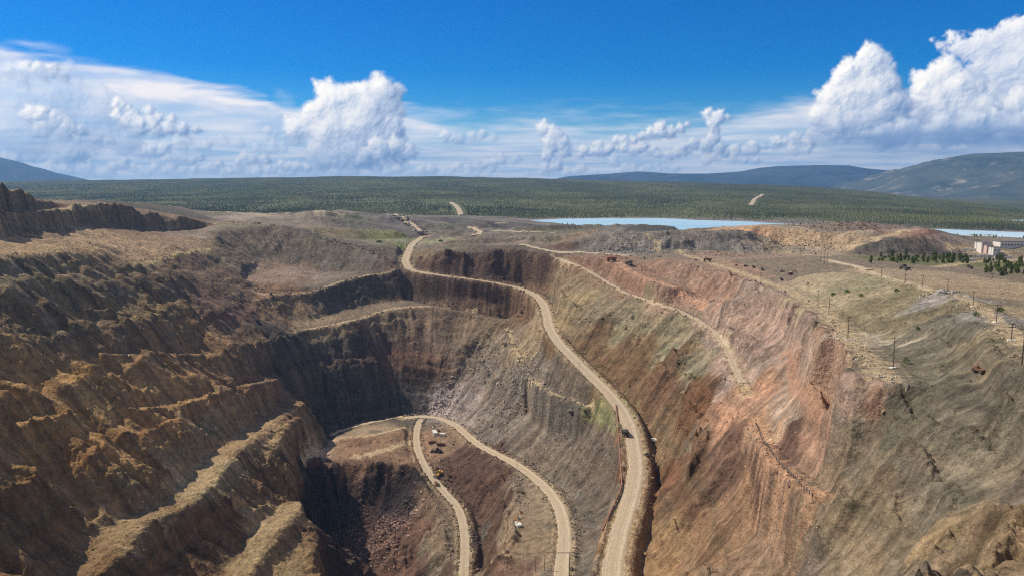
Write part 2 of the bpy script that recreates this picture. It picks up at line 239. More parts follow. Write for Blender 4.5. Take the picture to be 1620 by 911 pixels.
LINES = {
 # ---- left wall
 'l0': [(-140,280,640),(-60,288,680),(0,296,720),(22,300,745),(40,306,775),(65,317,820),(92,321,860),(112,325,895)],
 'l0t': [(-140,340,600),(-60,338,660),(0,335,703),(55,334,765),(98,329,840),(130,324.5,915)],
 'l1': [(-140,352,590),(-60,345,645),(0,340,690),(53,336,748),(105,333,812),(135,326,870),(172,322,905),(197,329,950),(225,336,995),(253,343,1040),(309,348,1095),(338,353,1125)],
 'l1t': [(-140,390,572),(-60,380,632),(0,375,678),(53,363,736),(81,368,770),(116,356,825),(169,354,890),(225,366,982),(267,368,1045),(299,366,1080),(338,358,1112)],
 'l2': [(-140,430,495),(-60,415,545),(0,408,590),(53,402,635),(98,399,672),(116,393,705),(150,386,765),(162,397,752),(185,411,735),(207,423,728),(239,413,788),(275,405,835),(299,401,870),(332,393,935)],
 'l2b': [(344,371,1010),(338,380,975),(332,393,935)],
 'l2c': [(-60,440,530),(0,432,570),(60,428,610),(120,420,668),(160,425,700),(207,447,705),(250,436,760),(300,425,830),(345,420,895),(380,430,905)],
 'l3a': [(-60,520,478),(0,500,522),(60,495,555),(120,490,600),(170,490,631),(225,500,651),(280,500,708),(340,490,764),(400,505,789)],
 'l3b': [(-60,590,430),(0,575,476),(60,560,509),(120,555,547),(165,560,569),(215,560,600),(270,560,645),(330,560,678),(390,560,721)],
 'l3c': [(-60,690,385),(0,680,423),(60,660,450),(120,650,482),(170,660,497),(225,645,537),(280,640,575),(330,625,611),(380,610,667),(430,600,712)],
 'l4t': [(-60, 960, 314.0), (0, 930, 325.0), (60, 905, 342.0), (116, 882, 370.0), (141, 815, 414.0), (200, 790, 435.0), (247, 780, 453.0), (282, 731, 506.0), (313, 686, 561.0), (345, 672, 590.0), (373, 660, 624.0), (405, 640, 662.0), (440, 622, 717.0), (470, 618, 757.0)],
 'l4': [(40, 1010, 308.0), (110, 960, 339.0), (183, 905, 370.0), (243, 846, 424.0), (310, 819, 459.0), (345, 803, 481.0), (376, 787, 506.0), (378, 762, 529.0), (395, 733, 560.0), (419, 712, 588.0), (447, 706, 612.0), (470, 682, 654.0), (489, 655, 721.0), (500, 650, 767.0)],
 'l5t': [(200, 990, 347.0), (260, 930, 392.0), (330, 880, 441.0), (385, 815, 504.0), (410, 812, 514.0), (435, 808, 528.0), (452, 788, 556.0), (470, 760, 577.0), (480, 742, 629.0), (478, 728, 676.0)],
 'l5': [(290, 1050, 341.0), (340, 985, 387.0), (395, 925, 431.0), (405, 870, 475.0), (440, 850, 497.0), (470, 838, 515.0), (492, 832, 526.0), (500, 860, 497.0), (508, 905, 460.0), (512, 960, 424.0)],
 # ---- back wall left
 'b0': [(338,358,1085),(344,371,1010)],
 'b1': [(338,355,1115),(365,352.5,1130),(415,355,1120),(450,359,1105),(485,368,1092),(502,375,1085),(540,384,1075),(575,391,1062),(600,401,1045),(614,414,1025),(622,422,1012)],
 'b1t': [(365,392,1000),(395,404,1005),(430,417,1012),(470,423,1010),(500,430,1000),(540,430,1003),(580,428,1000),(612,427,1003)],
 'b2': [(385,440,905),(408,456,882),(432,466,872),(485,464,893),(540,447,938),(575,436,970),(600,431,985),(640,430,993)],
 'b2t': [(400,480,842),(425,492,848),(457,505,853),(490,508,860),(540,490,905),(600,478,945),(645,473,972),(700,484,950),(760,499,930),(800,504,925),(830,500,910),(850,500,868)],
 'b3': [(430,530,775),(470,524,822),(505,519,838),(540,512,850),(568,506,868),(610,492,905),(663,487,925),(710,490,922),(750,497,912),(780,506,898),(800,520,872),(812,545,825),(822,570,775),(835,595,722),(858,612,682),(893,632,630),(930,642,598),(955,655,575)],
 'b3t': [(505,689,748),(530,678,760),(560,668,782),(600,662,797),(650,655,806),(690,652,806)],
 'b3m': [(500,600,790),(560,585,815),(620,580,840),(680,585,838)],
 # ---- pit bottom
 'f1': [(480,728,668),(505,705,700),(528,688,733),(556,677,757),(588,669,775),(640,660,793)],
 'f2': [(530,700,707),(542,692,711),(581,694,703),(623,685,721),(645,680,738)],
 'f2t': [(534,705,701),(545,705,699),(577,709,690),(622,697,702),(648,690,722)],
 'f3': [(479,738,655),(521,734,660),(588,735,657),(630,733,660),(648,735,655),(662,755,632),(684,790,596),(700,820,566),(708,860,532),(708,900,504),(704,950,470)],
 'f3t': [(495,800,630),(530,803,630),(590,803,632),(640,815,612),(655,850,575),(655,911,530)],
 'f4': [(480,911,590),(520,911,575),(590,911,562),(640,940,520)],
 'f5': [(560,1010,485),(620,1020,480)],
 # wall between the two lower roads
 'm1': [(690,668,760),(702,682,735),(712,697,707),(732,700,702),(748,711,675),(768,716,665),(792,732,632),(806,746,606),(812,768,573),(812,800,527),(810,836,483),(803,875,445),(796,920,405),(790,980,370)],
 'm1t': [(700,722,678),(714,750,645),(730,783,613),(748,808,592),(758,840,562),(763,872,533),(758,911,505),(750,960,475)],
 # inner side of the pit road, foot of rubble slope
 'p1': [(700,655,800),(735,665,768),(760,688,720),(800,712,665),(850,740,612),(895,780,548),(908,810,505),(916,850,455),(913,890,418),(908,950,372)],
 'p1b': [(700,620,820),(760,615,800),(800,640,742),(850,665,680),(890,680,625),(925,700,575),(940,740,535),(950,790,500),(945,850,440),(940,920,385)],
 # ---- wall above the main road (centre and right)
 'c1': [(676,394,1035),(691,400,1003),(720,401,998),(751,401,994),(772,397,992),(807,395,985),(839,402,962),(863,406,945),(891,415,915),(919,427,872),(940,438,838),(965,453,795),(990,468,755),(1030,483,703),(1070,496,662),(1100,512,627),(1125,535,575),(1140,560,533),(1152,590,488),(1162,620,445),(1165,650,412)],
 'c1t': [(690,428,988),(733,436,978),(786,442,972),(830,449,965),(858,458,940),(872,474,890),(878,498,828),(884,518,782),(902,543,735),(928,568,690),(960,596,645),(990,625,608),(1016,655,572),(1030,690,540),(1034,720,510),(1036,760,472),(1030,800,440),(1018,845,407),(1008,890,375),(1005,950,340)],
 'c2': [(875,455,870),(890,470,822),(905,492,772),(930,500,742),(960,508,716),(1000,520,684),(1035,533,654),(1065,555,612),(1085,590,551),(1098,630,496),(1100,670,455)],
 'c3': [(1085,720,445),(1075,770,422),(1070,830,385),(1065,880,358),(1062,940,330)],
 'c4': [(1150,700,390),(1180,680,385),(1200,672,372),(1205,700,335),(1225,730,295),(1260,760,262),(1290,790,235),(1290,850,215),(1260,930,215)],
 'c4t': [(1130,745,388),(1155,762,366),(1185,800,318),(1218,840,277),(1245,868,247),(1240,940,225)],
 'tr': [(876,403,960),(912,418,893),(940,433,850),(966,449,806),(992,463,766),(1033,478,714),(1072,490,672),(1104,505,636),(1133,526,585),(1150,552,538),(1162,580,494),(1174,605,455),(1184,625,430)],
 # ---- pink bench with the two dump trucks
 'pk': [(905,404,930),(950,409,880),(976,414,848),(994,430,806),(1022,440,772),(1059,453,710)],
 'pk2': [(960,404,905),(1000,412,862),(1020,425,820),(1048,437,785),(1080,448,737),(1115,468,690),(1132,490,634)],
 'r0': [(1000,402,905),(1030,404,880),(1050,410,820),(1080,420,762),(1115,427,725),(1150,436,680),(1185,447,632),(1220,463,568),(1256,475,520),(1284,484,482),(1305,505,432),(1326,533,366),(1343,561,318),(1368,590,282),(1385,616,262),(1415,648,238)],
 'r0m': [(1150,480,610),(1190,510,548),(1220,550,480),(1240,590,425),(1255,640,365),(1280,690,305),(1330,740,250),(1370,800,205),(1390,870,178),(1390,940,160)],
 # ---- terrace above the rim
 't1': [(1060,400,880),(1120,410,800),(1170,425,725),(1215,447,630),(1256,460,560),(1300,470,500),(1330,490,442),(1350,515,390),(1375,548,330),(1400,575,290),(1430,600,260),(1480,625,230),(1540,635,214),(1620,655,193)],
 't1t': [(1230,425,690),(1275,440,600),(1325,455,530),(1360,475,462),(1400,505,388),(1440,535,330),(1490,565,280),(1550,590,238),(1620,610,208),(1700,620,190)],
 't2': [(1290,413,690),(1330,420,640),(1372,434,568),(1396,440,530),(1431,450,475),(1477,461,421),(1502,473,380),(1530,487,335),(1565,508,286),(1590,535,238),(1612,565,208),(1660,600,176)],
 't3': [(1310,411,700),(1360,419,640),(1400,428,590),(1440,440,528),(1480,450,478),(1520,462,428),(1560,480,372),(1600,505,315),(1640,530,262),(1700,560,215)],
 't4': [(1350,407,735),(1440,420,660),(1500,427,612),(1560,434,575),(1620,442,540),(1700,452,500)],
 't5': [(1380,405,820),(1450,408,800),(1540,412,770),(1620,418,740),(1700,424,710)],
 # promontory at lower right
 'n1': [(1500,911,118),(1530,865,118),(1560,840,116),(1600,812,113),(1640,795,110),(1720,770,108)],
 'n2': [(1560,930,100),(1620,900,98),(1700,880,96)],
 'n3': [(1450,690,213),(1475,740,190),(1490,800,169),(1500,860,152),(1500,930,137)],
 'n4': [(1540,660,208),(1600,700,181),(1640,760,160)],
 # ---- mid distance: flats, dumps and heaps
 'g1': [(700,385,1190),(750,388,1120),(800,387,1080),(860,392,1030),(930,398,955)],
 'g2': [(690,366,1430),(750,362,1420),(800,365,1380),(880,368,1330),(940,374,1220)],
 'g3': [(560,380,1180),(600,384,1150),(630,390,1110)],
 'g4': [(330,350,1190),(400,345,1260),(470,350,1240),(520,360,1200)],
 'g5': [(150,318,1050),(230,322,1300),(330,335,1350),(420,338,1420),(520,345,1450),(600,352,1480)],
 'g6': [(560,335,1800),(640,340,1790),(700,345,1720),(760,349,1680),(800,353,1640)],
 'd1': [(940,374,1010),(990,371,989),(1025,371,980)],
 'd1t': [(925,396,990),(990,399,955),(1050,402,930),(1100,404,905)],
 'd2': [(935,363,1420),(965,358,1400),(1009,356.5,1380),(1041,356,1375),(1065,358.5,1360)],
 'd2t': [(940,370,1300),(1000,368,1320),(1074,367,1340),(1092,368,1420)],
 'd3': [(1055,382,958),(1080,379,950),(1135,378.5,945),(1185,379,940),(1190,377,962),(1090,376.5,972)],
 'd3t': [(1060,396,948),(1120,399,922),(1180,401,910),(1228,402,900)],
 'd4': [(1150,372,1060),(1168,362,1050),(1190,358,1042),(1250,361,1030),(1280,366,1010),(1320,371,990)],
 'd4b': [(1190,357,1090),(1270,356,1095),(1330,353,1085),(1380,353,1085),(1430,357.5,1080),(1446,363,1060)],
 'd4t': [(1140,379,1060),(1200,387,1000),(1250,391,975),(1310,394,950)],
 'd4u': [(1272,361,1060),(1330,362,1050),(1390,364,1045),(1440,368,1020)],
 'd5': [(1352,396,908),(1375,386,905),(1405,378,910),(1435,376,915),(1455,370,925),(1471,363,935),(1495,376,930),(1513,388,912)],
 'd5t': [(1350,401,895),(1400,405,880),(1450,405,880),(1520,403,885),(1532,400,905)],
 'g8': [(1560,400,905),(1620,398,915),(1720,398,915)],
 'g9': [(1500,385,1230),(1620,383,1250),(1720,384,1240)],
 'h1': [(1595,391,985),(1620,386,965),(1680,378,950)],
}
WPTS = [(-40,250,HC-190),(-120,200,HC-170),(-200,150,HC-130),(-60,100,HC-120),(0,40,HC-40),(0,-60,HC-25),(60,120,HC-110),(110,60,HC-60),(200,0,HC-40),(-300,-50,0),(300,-60,20),(60,250,HC-185),(20,320,HC-215),(-60,400,HC-315),
        (-900,300,40),(-700,600,45),(-900,900,35),(-1100,1300,0),(-500,1450,-28),(-800,1900,-45),(-400,2100,-50),(-1500,2400,-40),(900,300,35),(700,500,15),(1000,900,-25),(1300,1200,-50),
        (-4000,-200,40),(4000,-200,30),(-4000,3600,-55),(4000,3600,-80),(0,3600,-55),(0,2300,-54),(-900,2700,-52),(900,2300,-56),(1700,2000,-66),(2500,1500,-60),(1500,1600,-57),(600,1600,-53),(300,1550,-52),(100,1500,-45)]

def make_tin():
    vs, zs, es = [], [], []
    def add_line(pts, step):
        prev = None
        for i in range(len(pts) - 1):
            a, b = np.array(pts[i]), np.array(pts[i + 1])
            n = max(1, int(np.hypot(*(b - a)[:2]) / step))
            for k in range(n + (i == len(pts) - 2)):
                p = a + (b - a) * (k / n)
                vs.append((p[0], p[1])); zs.append(p[2])
                if prev is not None: es.append((prev, len(vs) - 1))
                prev = len(vs) - 1
    for nm, l in LINES.items():
        add_line([PT(*p) for p in l], 12)
    for nm, (w, l) in ROADS.items():
        c = np.array([PT(*p) for p in l]); tg = np.gradient(c[:, :2], axis=0)
        nn = np.stack([-tg[:, 1], tg[:, 0]], 1) / np.linalg.norm(tg, axis=1)[:, None]
        add_line(list(map(tuple, c)), 12)
    for x, y, z in WPTS: vs.append((x, y)); zs.append(z)
    V2 = [Vector(v) for v in vs]
    ov, oe, of, ovi, oei, ofi = delaunay_2d_cdt(V2, es, [], 0, 1e-3)
    zs = np.array(zs); z = np.zeros(len(ov)); bad = 0
    for i, o in enumerate(ovi):
        if o: z[i] = np.mean(zs[o])
        else:
            bad += 1
            d = [(vs[j][0] - ov[i][0]) ** 2 + (vs[j][1] - ov[i][1]) ** 2 for j in range(len(vs))]
            k = np.argsort(d)[:4]; z[i] = zs[k].mean()
    print('tin', len(ov), 'crossings', bad)
    return np.array([tuple(v) for v in ov]), z, [tuple(f) for f in of]
TV, TZ, TF = make_tin()
def raster(x0, y0, nx, ny, h):
    G = np.full((ny, nx), np.nan, np.float32)
    for f in TF:
        (ax, ay), (bx, by), (cx, cy) = TV[f[0]], TV[f[1]], TV[f[2]]
        i0 = max(0, int((min(ax, bx, cx) - x0) / h)); i1 = min(nx - 1, int((max(ax, bx, cx) - x0) / h) + 1)
        j0 = max(0, int((min(ay, by, cy) - y0) / h)); j1 = min(ny - 1, int((max(ay, by, cy) - y0) / h) + 1)
        if i1 < i0 or j1 < j0: continue
        det = (by - cy) * (ax - cx) + (cx - bx) * (ay - cy)
        if abs(det) < 1e-9: continue
        X, Yg = np.meshgrid(x0 + h * np.arange(i0, i1 + 1), y0 + h * np.arange(j0, j1 + 1))
        l1 = ((by - cy) * (X - cx) + (cx - bx) * (Yg - cy)) / det; l2 = ((cy - ay) * (X - cx) + (ax - cx) * (Yg - cy)) / det
        l3 = 1 - l1 - l2; m = (l1 > -1e-4) & (l2 > -1e-4) & (l3 > -1e-4)
        zz = l1 * TZ[f[0]] + l2 * TZ[f[1]] + l3 * TZ[f[2]]
        G[j0:j1 + 1, i0:i1 + 1][m] = zz[m]
    while np.isnan(G).any():
        m = np.isnan(G); P = np.pad(G, 1, mode='edge')
        st = np.stack([P[:-2, 1:-1], P[2:, 1:-1], P[1:-1, :-2], P[1:-1, 2:]])
        with np.errstate(all='ignore'):
            import warnings; warnings.simplefilter('ignore'); mn = np.nanmean(st, 0)
        G[m] = mn[m]
    return G
def samp(G, g, x, y):
    x0, y0, h = g
    fx = np.clip((x - x0) / h, 0, G.shape[1] - 1.001); fy = np.clip((y - y0) / h, 0, G.shape[0] - 1.001)
    i = fx.astype(np.int32); j = fy.astype(np.int32); fx = fx - i; fy = fy - j
    return (G[j, i] * (1 - fx) + G[j, i + 1] * fx) * (1 - fy) + (G[j + 1, i] * (1 - fx) + G[j + 1, i + 1] * fx) * fy

# near grid (1.25 m) holds the pit, far grid (6 m) the country round it
GN = (-760.0, 60.0, 1.25); NXN, NYN = 1060, 1150
GF = (-3000.0, 0.0, 6.0); NXF, NYF = 1000, 580
ZN = raster(*GN[:2], NXN, NYN, GN[2]); ZF = raster(*GF[:2], NXF, NYF, GF[2])
XN, YN = np.meshgrid(GN[0] + GN[2] * np.arange(NXN), GN[1] + GN[2] * np.arange(NYN))
XF, YF = np.meshgrid(GF[0] + GF[2] * np.arange(NXF), GF[1] + GF[2] * np.arange(NYF))
print('raster', time.time() - T0)
def warp(G, g, X, Y):
    a = 5.0
    dx = a * fbm(X / 38, Y / 38, 4, 1); dy = a * fbm(X / 38, Y / 38, 4, 9)
    return samp(G, g, X + dx, Y + dy)
ZN = warp(blur(ZN, 1, 1), GN, XN, YN); ZF = warp(blur(ZF, 1, 1), GF, XF, YF)

# road distance, height, width on a grid
def densify(c, step=6.0):
    c = np.array(c, float)
    d = np.r_[0, np.cumsum(np.linalg.norm(np.diff(c[:, :2], axis=0), axis=1))]
    n = int(d[-1] / step) + 2; s = np.linspace(0, d[-1], n)
    out = np.stack([np.interp(s, d, c[:, k]) for k in range(c.shape[1])], 1)
    for _ in range(3):
        out[1:-1] = (out[:-2] + 2 * out[1:-1] + out[2:]) / 4
    return out
ROADC = {k: (w, densify([PT(*p) for p in l])) for k, (w, l) in ROADS.items()}
def road_field(X, Y, g, c, reach):
    D = np.full(X.shape, 1e9, np.float32); Z = np.zeros(X.shape, np.float32)
    x0, y0, h = g
    for a, b in zip(c[:-1], c[1:]):
        i0 = int((min(a[0], b[0]) - reach - x0) / h); i1 = int((max(a[0], b[0]) + reach - x0) / h) + 2
        j0 = int((min(a[1], b[1]) - reach - y0) / h); j1 = int((max(a[1], b[1]) + reach - y0) / h) + 2
        i0, j0 = max(i0, 0), max(j0, 0); i1, j1 = min(i1, X.shape[1]), min(j1, X.shape[0])
        if i1 <= i0 or j1 <= j0: continue
        xs, ys = X[j0:j1, i0:i1], Y[j0:j1, i0:i1]
        ex, ey = b[0] - a[0], b[1] - a[1]; t = np.clip(((xs - a[0]) * ex + (ys - a[1]) * ey) / (ex * ex + ey * ey + 1e-9), 0, 1)
        d = np.hypot(xs - a[0] - t * ex, ys - a[1] - t * ey); z = a[2] + t * (b[2] - a[2])
        sub = D[j0:j1, i0:i1]; m = d < sub
        sub[m] = d[m]; Z[j0:j1, i0:i1][m] = z[m]
    return D, Z

# shelves cut into the walls and the wide terrace above the rim
BENCH = [
 (9, 5, LINES['tr']), (15, 6, LINES['pk']),
 (22, 9, [(1060,398,900),(1090,405,850),(1130,418,772),(1175,432,690),(1215,448,608),(1256,464,540),(1290,481,482),(1318,505,418),(1345,535,353),(1375,570,292),(1400,597,255)]),
 (8, 4, [(470,523,826),(505,518,842),(540,511,855),(568,505,872),(610,491,910),(663,486,930),(710,489,926),(750,496,915),(780,505,900)]),
 (9, 4, [(800,519,874),(812,544,828),(822,569,778),(835,594,725),(858,611,685),(893,631,632),(930,642,598)]),
 (10, 5, [(408,455,886),(432,465,876),(485,463,897),(540,446,942),(575,435,974),(610,430,990)]),
 (9, 4, [(1185,676,386),(1200,668,378),(1208,692,344),(1228,724,303),(1262,753,268),(1290,783,240)]),
 (-7, 3, [(1256,520,480),(1275,560,405),(1295,610,340),(1325,660,288),(1360,700,250)]), (-5, 3, [(1140,500,600),(1170,540,530),(1200,590,455),(1225,640,390)]), (-6, 3, [(1110,690,432),(1100,740,405),(1095,800,372),(1090,860,345)]),
 (-6, 3, [(905,478,800),(940,488,762),(980,498,722),(1020,512,690),(1060,530,655)]), (-5, 3, [(740,560,850),(780,590,800),(810,630,745),(840,670,690),(870,720,635)]),
 (12, 6, [(1509,465,396),(1545,486,342),(1580,512,292),(1610,545,250),(1640,590,212)]),
 (15, 10, [(60, 985, 321), (113, 921, 355), (162, 860, 391), (222, 818, 430), (278, 800, 456), (313, 767, 493), (345, 724, 545), (396, 686, 606), (430, 660, 667), (465, 638, 717)]),
 (14, 8, [(340, 975, 378), (395, 880, 454), (430, 835, 493), (462, 800, 539)]),
 (-9, 6, LINES['l3c']), (-7, 5, LINES['l3a']), (-6, 4, LINES['l3b']),
 (9, 4, [(0,336,703),(55,334.5,765),(98,330,838),(130,325,910),(160,323,960)]),
]
BD = np.full(XN.shape, 1e9, np.float32)
H0 = ZN
for w, fe, l in BENCH:
    c = densify([PT(*p) for p in l]); D, Z = road_field(XN, YN, GN, c, 40)
    D = D + 1.6 * fbm(XN / 16, YN / 16, 3, 46); f = sstep(abs(w) / 2 + fe, abs(w) / 2, D)
    if w < 0: f = f * sstep(-.05, .25, fbm(XN / 60, YN / 60, 2, 47 + int(-w))); D = D + (1 - f) * 60      # ledges that come and go
    H0 = H0 * (1 - f) + Z * f; BD = np.minimum(BD, D - abs(w) / 2)
for k, (w, c) in ROADC.items():
    D, Z = road_field(XN, YN, GN, c, 45); f = sstep(w / 2 + 9, w / 2 + 2, D); H0 = H0 * (1 - f) + Z * f
ZN = H0
# ---- gullies: noise smeared along the fall line of the slope
def lic(Zs, g, noise, steps, ds):
    gy, gx = np.gradient(Zs, g[2]); m = np.hypot(gx, gy) + 1e-6; gx /= m; gy /= m
    acc = noise.copy(); w = 1.0
    X, Y = (XN, YN)
    for sgn in (1, -1):
        px, py = X.copy(), Y.copy()
        for k in range(steps):
            vx = samp(gx, g, px, py); vy = samp(gy, g, px, py)
            px += sgn * ds * vx; py += sgn * ds * vy
            acc += samp(noise, g, px, py)
    acc -= blur(acc, 24, 1); acc /= (acc.std() + 1e-9)
    return acc
Zs = blur(ZN, 5, 2); gy, gx = np.gradient(Zs, GN[2]); SL = np.hypot(gx, gy); del gx, gy
white = rng.standard_normal(ZN.shape).astype(np.float32)
L1 = lic(Zs, GN, white, 10, 1.5)                                     # fine rills
L2 = lic(Zs, GN, perlin(XN / 12, YN / 12, 5) + .8 * perlin(XN / 6, YN / 6, 6) + .5 * perlin(XN / 3, YN / 3, 7), 13, 2.5)         # gullies
Zc = blur(ZN, 12, 2)
L3 = lic(Zc, GN, perlin(XN / 44, YN / 44, 15) + .35 * perlin(XN / 20, YN / 20, 16), 14, 7.0)      # buttresses
print('lic', time.time() - T0)
steep = sstep(.30, .85, SL); any_ = sstep(.06, .3, SL)
leftw = sstep(-110, -180, XN) * sstep(900, 740, YN)          # the high left wall is cut into buttresses
cvx = np.clip((ZN - blur(ZN, 9, 2)) / 3.0, -1, 1)            # rock shows below crests, scree gathers in hollows
patch = sstep(-.25, .45, fbm(XN / 55, YN / 55, 3, 25) + .5 * cvx)
# stepped strata in the rock: hard bands stand proud
zd = ZN + .10 * (YN - 500) + 9 * fbm(XN / 90, YN / 90, 3, 20)
def saw(p): 
    q = p - np.floor(p); return np.where(q < .68, q / .68, (1 - q) / .32) * 2 - 1
gd = .15 + .85 * sstep(-.5, 5, np.minimum(BD, 60))
steep = steep * gd; any_ = any_ * gd
H = ZN + 0
lw = leftw * steep * (.12 + .88 * sstep(0, 16, np.minimum(BD, 60))) * sstep(HC - 20, HC - 75, ZN)
H += lw * 3.4 * saw(zd / 34 + .2)
H += lw * 1.0 * saw(zd / 9.0) * (.4 + .6 * patch)
H += (1 - leftw) * steep * (2.3 * saw(zd / 12 + .4 * fbm(XN / 30, YN / 30, 2, 26)) + .75 * saw(zd / 4.6)) * patch
H += lw * 9.0 * (np.clip(np.sqrt(np.abs(L3)), 0, 1.25) - .8)
H += -any_ * .42 * L1 * (.35 + .65 * patch)
H += -(.2 * any_ + .8 * steep) * (.30 + .85 * patch + 1.1 * leftw) * (np.tanh(L2 * .8))
H += -steep * (1 - leftw) * 2.2 * np.clip(L3, -1.6, 1.6)
H += (.4 + .9 * any_) * fbm(XN / 22, YN / 22, 5, 30, .55) * (1 + .6 * leftw)
H += (1.2 - .5 * leftw) * steep * patch * ridged(XN / 8, YN / 8, 3, 40)
pl_ = sstep(880, 980, YN) * sstep(.22, .08, SL) * sstep(4, 14, np.minimum(BD, 60))
H += pl_ * (3.2 * np.clip(ridged(XN / 48, YN / 60, 4, 310) - .35, 0, 1) + 1.2 * ridged(XN / 14, YN / 18, 3, 311) * (fbm(XN / 70, YN / 70, 2, 312) > .1))
H += (np.exp(-((BD + 1.2) / 1.1) ** 2) * .7 * (fbm(XN / 9, YN / 9, 2, 51) > -.1))
MOUNDS = [(720,353,1480,90,26,8),(930,372,1230,60,16,5),(620,352,1560,60,30,8),(560,346,1600,90,26,9),(480,344,1500,110,26,10),(400,336,1700,130,30,10),(330,328,1700,120,26,10),(250,324,1500,110,30,9),
 (700,362,1330,45,20,7),(760,380,1150,50,16,7),(830,376,1180,60,16,7),(800,372,1250,70,14,6),(905,380,1120,60,18,9),(730,392,1060,30,12,4),(560,362,1330,70,20,7),(610,370,1260,40,14,6),(500,356,1300,60,22,7),(1330,397,960,40,14,5),(1240,395,930,30,10,4),(1110,404,880,45,8,4),
 (1150,392,960,60,16,8),(1100,388,1000,50,18,8),(1440,418,840,50,10,3),(1520,392,1080,60,20,5),(1600,404,860,30,10,5),(880,362,1400,90,16,8),(980,378,1060,50,14,5)]
def mounds(X, Y):
    z = np.zeros(X.shape)
    for u, v, Yc, rx, ry, h in MOUNDS:
        cx = lat(u, v) * Yc; d = ((X - cx) / rx) ** 2 + ((Y - Yc) / ry) ** 2; m_ = d < 9
        dd = d[m_] * (1 + .7 * fbm(X[m_] / 30, Y[m_] / 24, 3, 320))
        z[m_] = np.maximum(z[m_], h * np.exp(-dd ** 2 * .8) * (1 + .25 * ridged(X[m_] / 16, Y[m_] / 12, 2, 321)))
    return z
H += mounds(XN, YN)
RD = np.full(XN.shape, 1e9, np.float32)
for k, (w, c) in ROADC.items():
    D, Z = road_field(XN, YN, GN, c, 45)
    hw = w / 2
    f = sstep(hw + 9, hw + 2.0, D)
    H = H * (1 - f) + (Z - .12) * f
    berm = np.exp(-((D - hw - 2.2) / 1.0) ** 2) * .9 * (fbm(XN / 14, YN / 14, 2, 50) > -.25)
    H += berm
    RD = np.minimum(RD, D - hw)
print('near', time.time() - T0)

# ---- lake beds on the far grid
WZ = HC - 115.5
def wpt(u, v): return PT(u, v, 115.5 / drop(v))[:2]
LAKES = [[(800,350.2),(850,354.5),(905,359.5),(940,361),(1000,366),(1060,371),(1120,372),(1190,371),(1240,362),(1262,355.5),(1200,352),(1120,349),(1060,346.6),(960,345.5),(900,346.8),(850,348.5)],
         [(1440,370),(1462,362.5),(1500,363),(1560,366),(1640,369),(1720,372),(1760,384),(1680,386),(1600,381),(1520,379),(1470,377)]]
def in_poly(X, Y, poly):
    ins = np.zeros(X.shape, bool); n = len(poly)
    for i in range(n):
        (x1, y1), (x2, y2) = poly[i], poly[(i + 1) % n]
        c = (y1 > Y) != (y2 > Y)
        xi = (x2 - x1) * (Y - y1) / ((y2 - y1) if y2 != y1 else 1e-9) + x1
        ins ^= c & (X < xi)
    return ins
LM = np.zeros(XF.shape)
wx, wy = XF + 25 * fbm(XF / 150, YF / 150, 3, 60), YF + 25 * fbm(XF / 150, YF / 150, 3, 61)
for l in LAKES: LM = np.maximum(LM, in_poly(wx, wy, [wpt(*p) for p in l]).astype(float))
LM = blur(LM, 2, 2)
# sandbars of tailings in the right pond
bars = fbm(XF / 260, YF / 22, 3, 63) * sstep(600, 900, XF)
HF = ZF + .8 * fbm(XF / 60, YF / 60, 5, 30) + 2.2 * fbm(XF / 160, YF / 160, 3, 31) * sstep(1150, 1500, YF)
HF = HF + 1.6 * ridged(XF / 35, YF / 35, 3, 33) * sstep(850, 1000, YF) * sstep(1900, 1500, YF)
HF = np.maximum(HF + mounds(XF, YF), WZ + .8)
HF = HF * (1 - LM) + (WZ - 2.5 + 4.2 * np.clip(bars, -1, 1)) * LM
k_road = ROADC['haul_road']
D, Z = road_field(XF, YF, GF, k_road[1], 60); f = sstep(20, 9, D); HF = HF * (1 - f) + (Z - .15) * f

# ---- forested hills: height as a function of bearing and distance
_ra = np.array([lat(u, 290) for u in (-400, 0, 110, 300, 540, 700, 900, 1000, 1150, 1300, 1400, 1466, 1537, 1620, 1900)])
_rv = [286, 287.5, 286, 283.5, 279, 279.5, 284, 287, 290.5, 296.5, 306, 315, 322, 333, 346]
_ry = [6500, 6500, 6500, 6500, 6500, 6500, 6300, 6100, 5800, 5200, 4800, 4400, 4100, 3600, 3000]
_sy = [1900, 1900, 1900, 1900, 2000, 2150, 2200, 2200, 2150, 2050, 2000, 1950, 1900, 1850, 1700]
_rd = np.array([drop(v) * y for v, y in zip(_rv, _ry)])
def hills(X, Y):
    a = X / np.maximum(Y, 1)
    R = np.interp(a, _ra, _ry); Dk = np.interp(a, _ra, _rd); s = np.interp(a, _ra, _sy)
    t = np.clip((Y - s) / (R - s), 0, 1.0); t2 = np.maximum((Y - R), 0) / 1500
    n = 12 * fbm(X / 900, Y / 900, 4, 70) * np.clip(t * 3, 0, 1)
    top = -Dk + HC + n * (1 - sstep(.55, 1, t) * .7)
    low = HC - 113.5
    z = low + (top - low) * (.15 * t + .85 * t ** 1.25) + 5 * fbm(X / 350, Y / 350, 3, 75) * np.clip(t * 4, 0, 1)
    z = z - (z - (HC - 190)) * sstep(0, 1, t2)
    return z, t
def ground_z(x, y):
    """height of the ground at world points (arrays)"""
    x = np.asarray(x, float); y = np.asarray(y, float)
    zf = samp(HF, GF, x, y); zn = samp(H, GN, x, y)
    e = np.minimum(np.minimum(x - GN[0], GN[0] + GN[2] * (NXN - 1) - x), np.minimum(y - GN[1] + 60, GN[1] + GN[2] * (NYN - 1) - y))
    m = sstep(2, 30, e)
    z = zf * (1 - m) + zn * m
    hz, t = hills(x, y); k = sstep(-40, 120, y - np.interp(x / np.maximum(y, 1), _ra, _sy))
    lm = samp(LM, GF, x, y)
    k = k * (1 - sstep(.02, .4, lm))
    return z * (1 - k) + hz * k
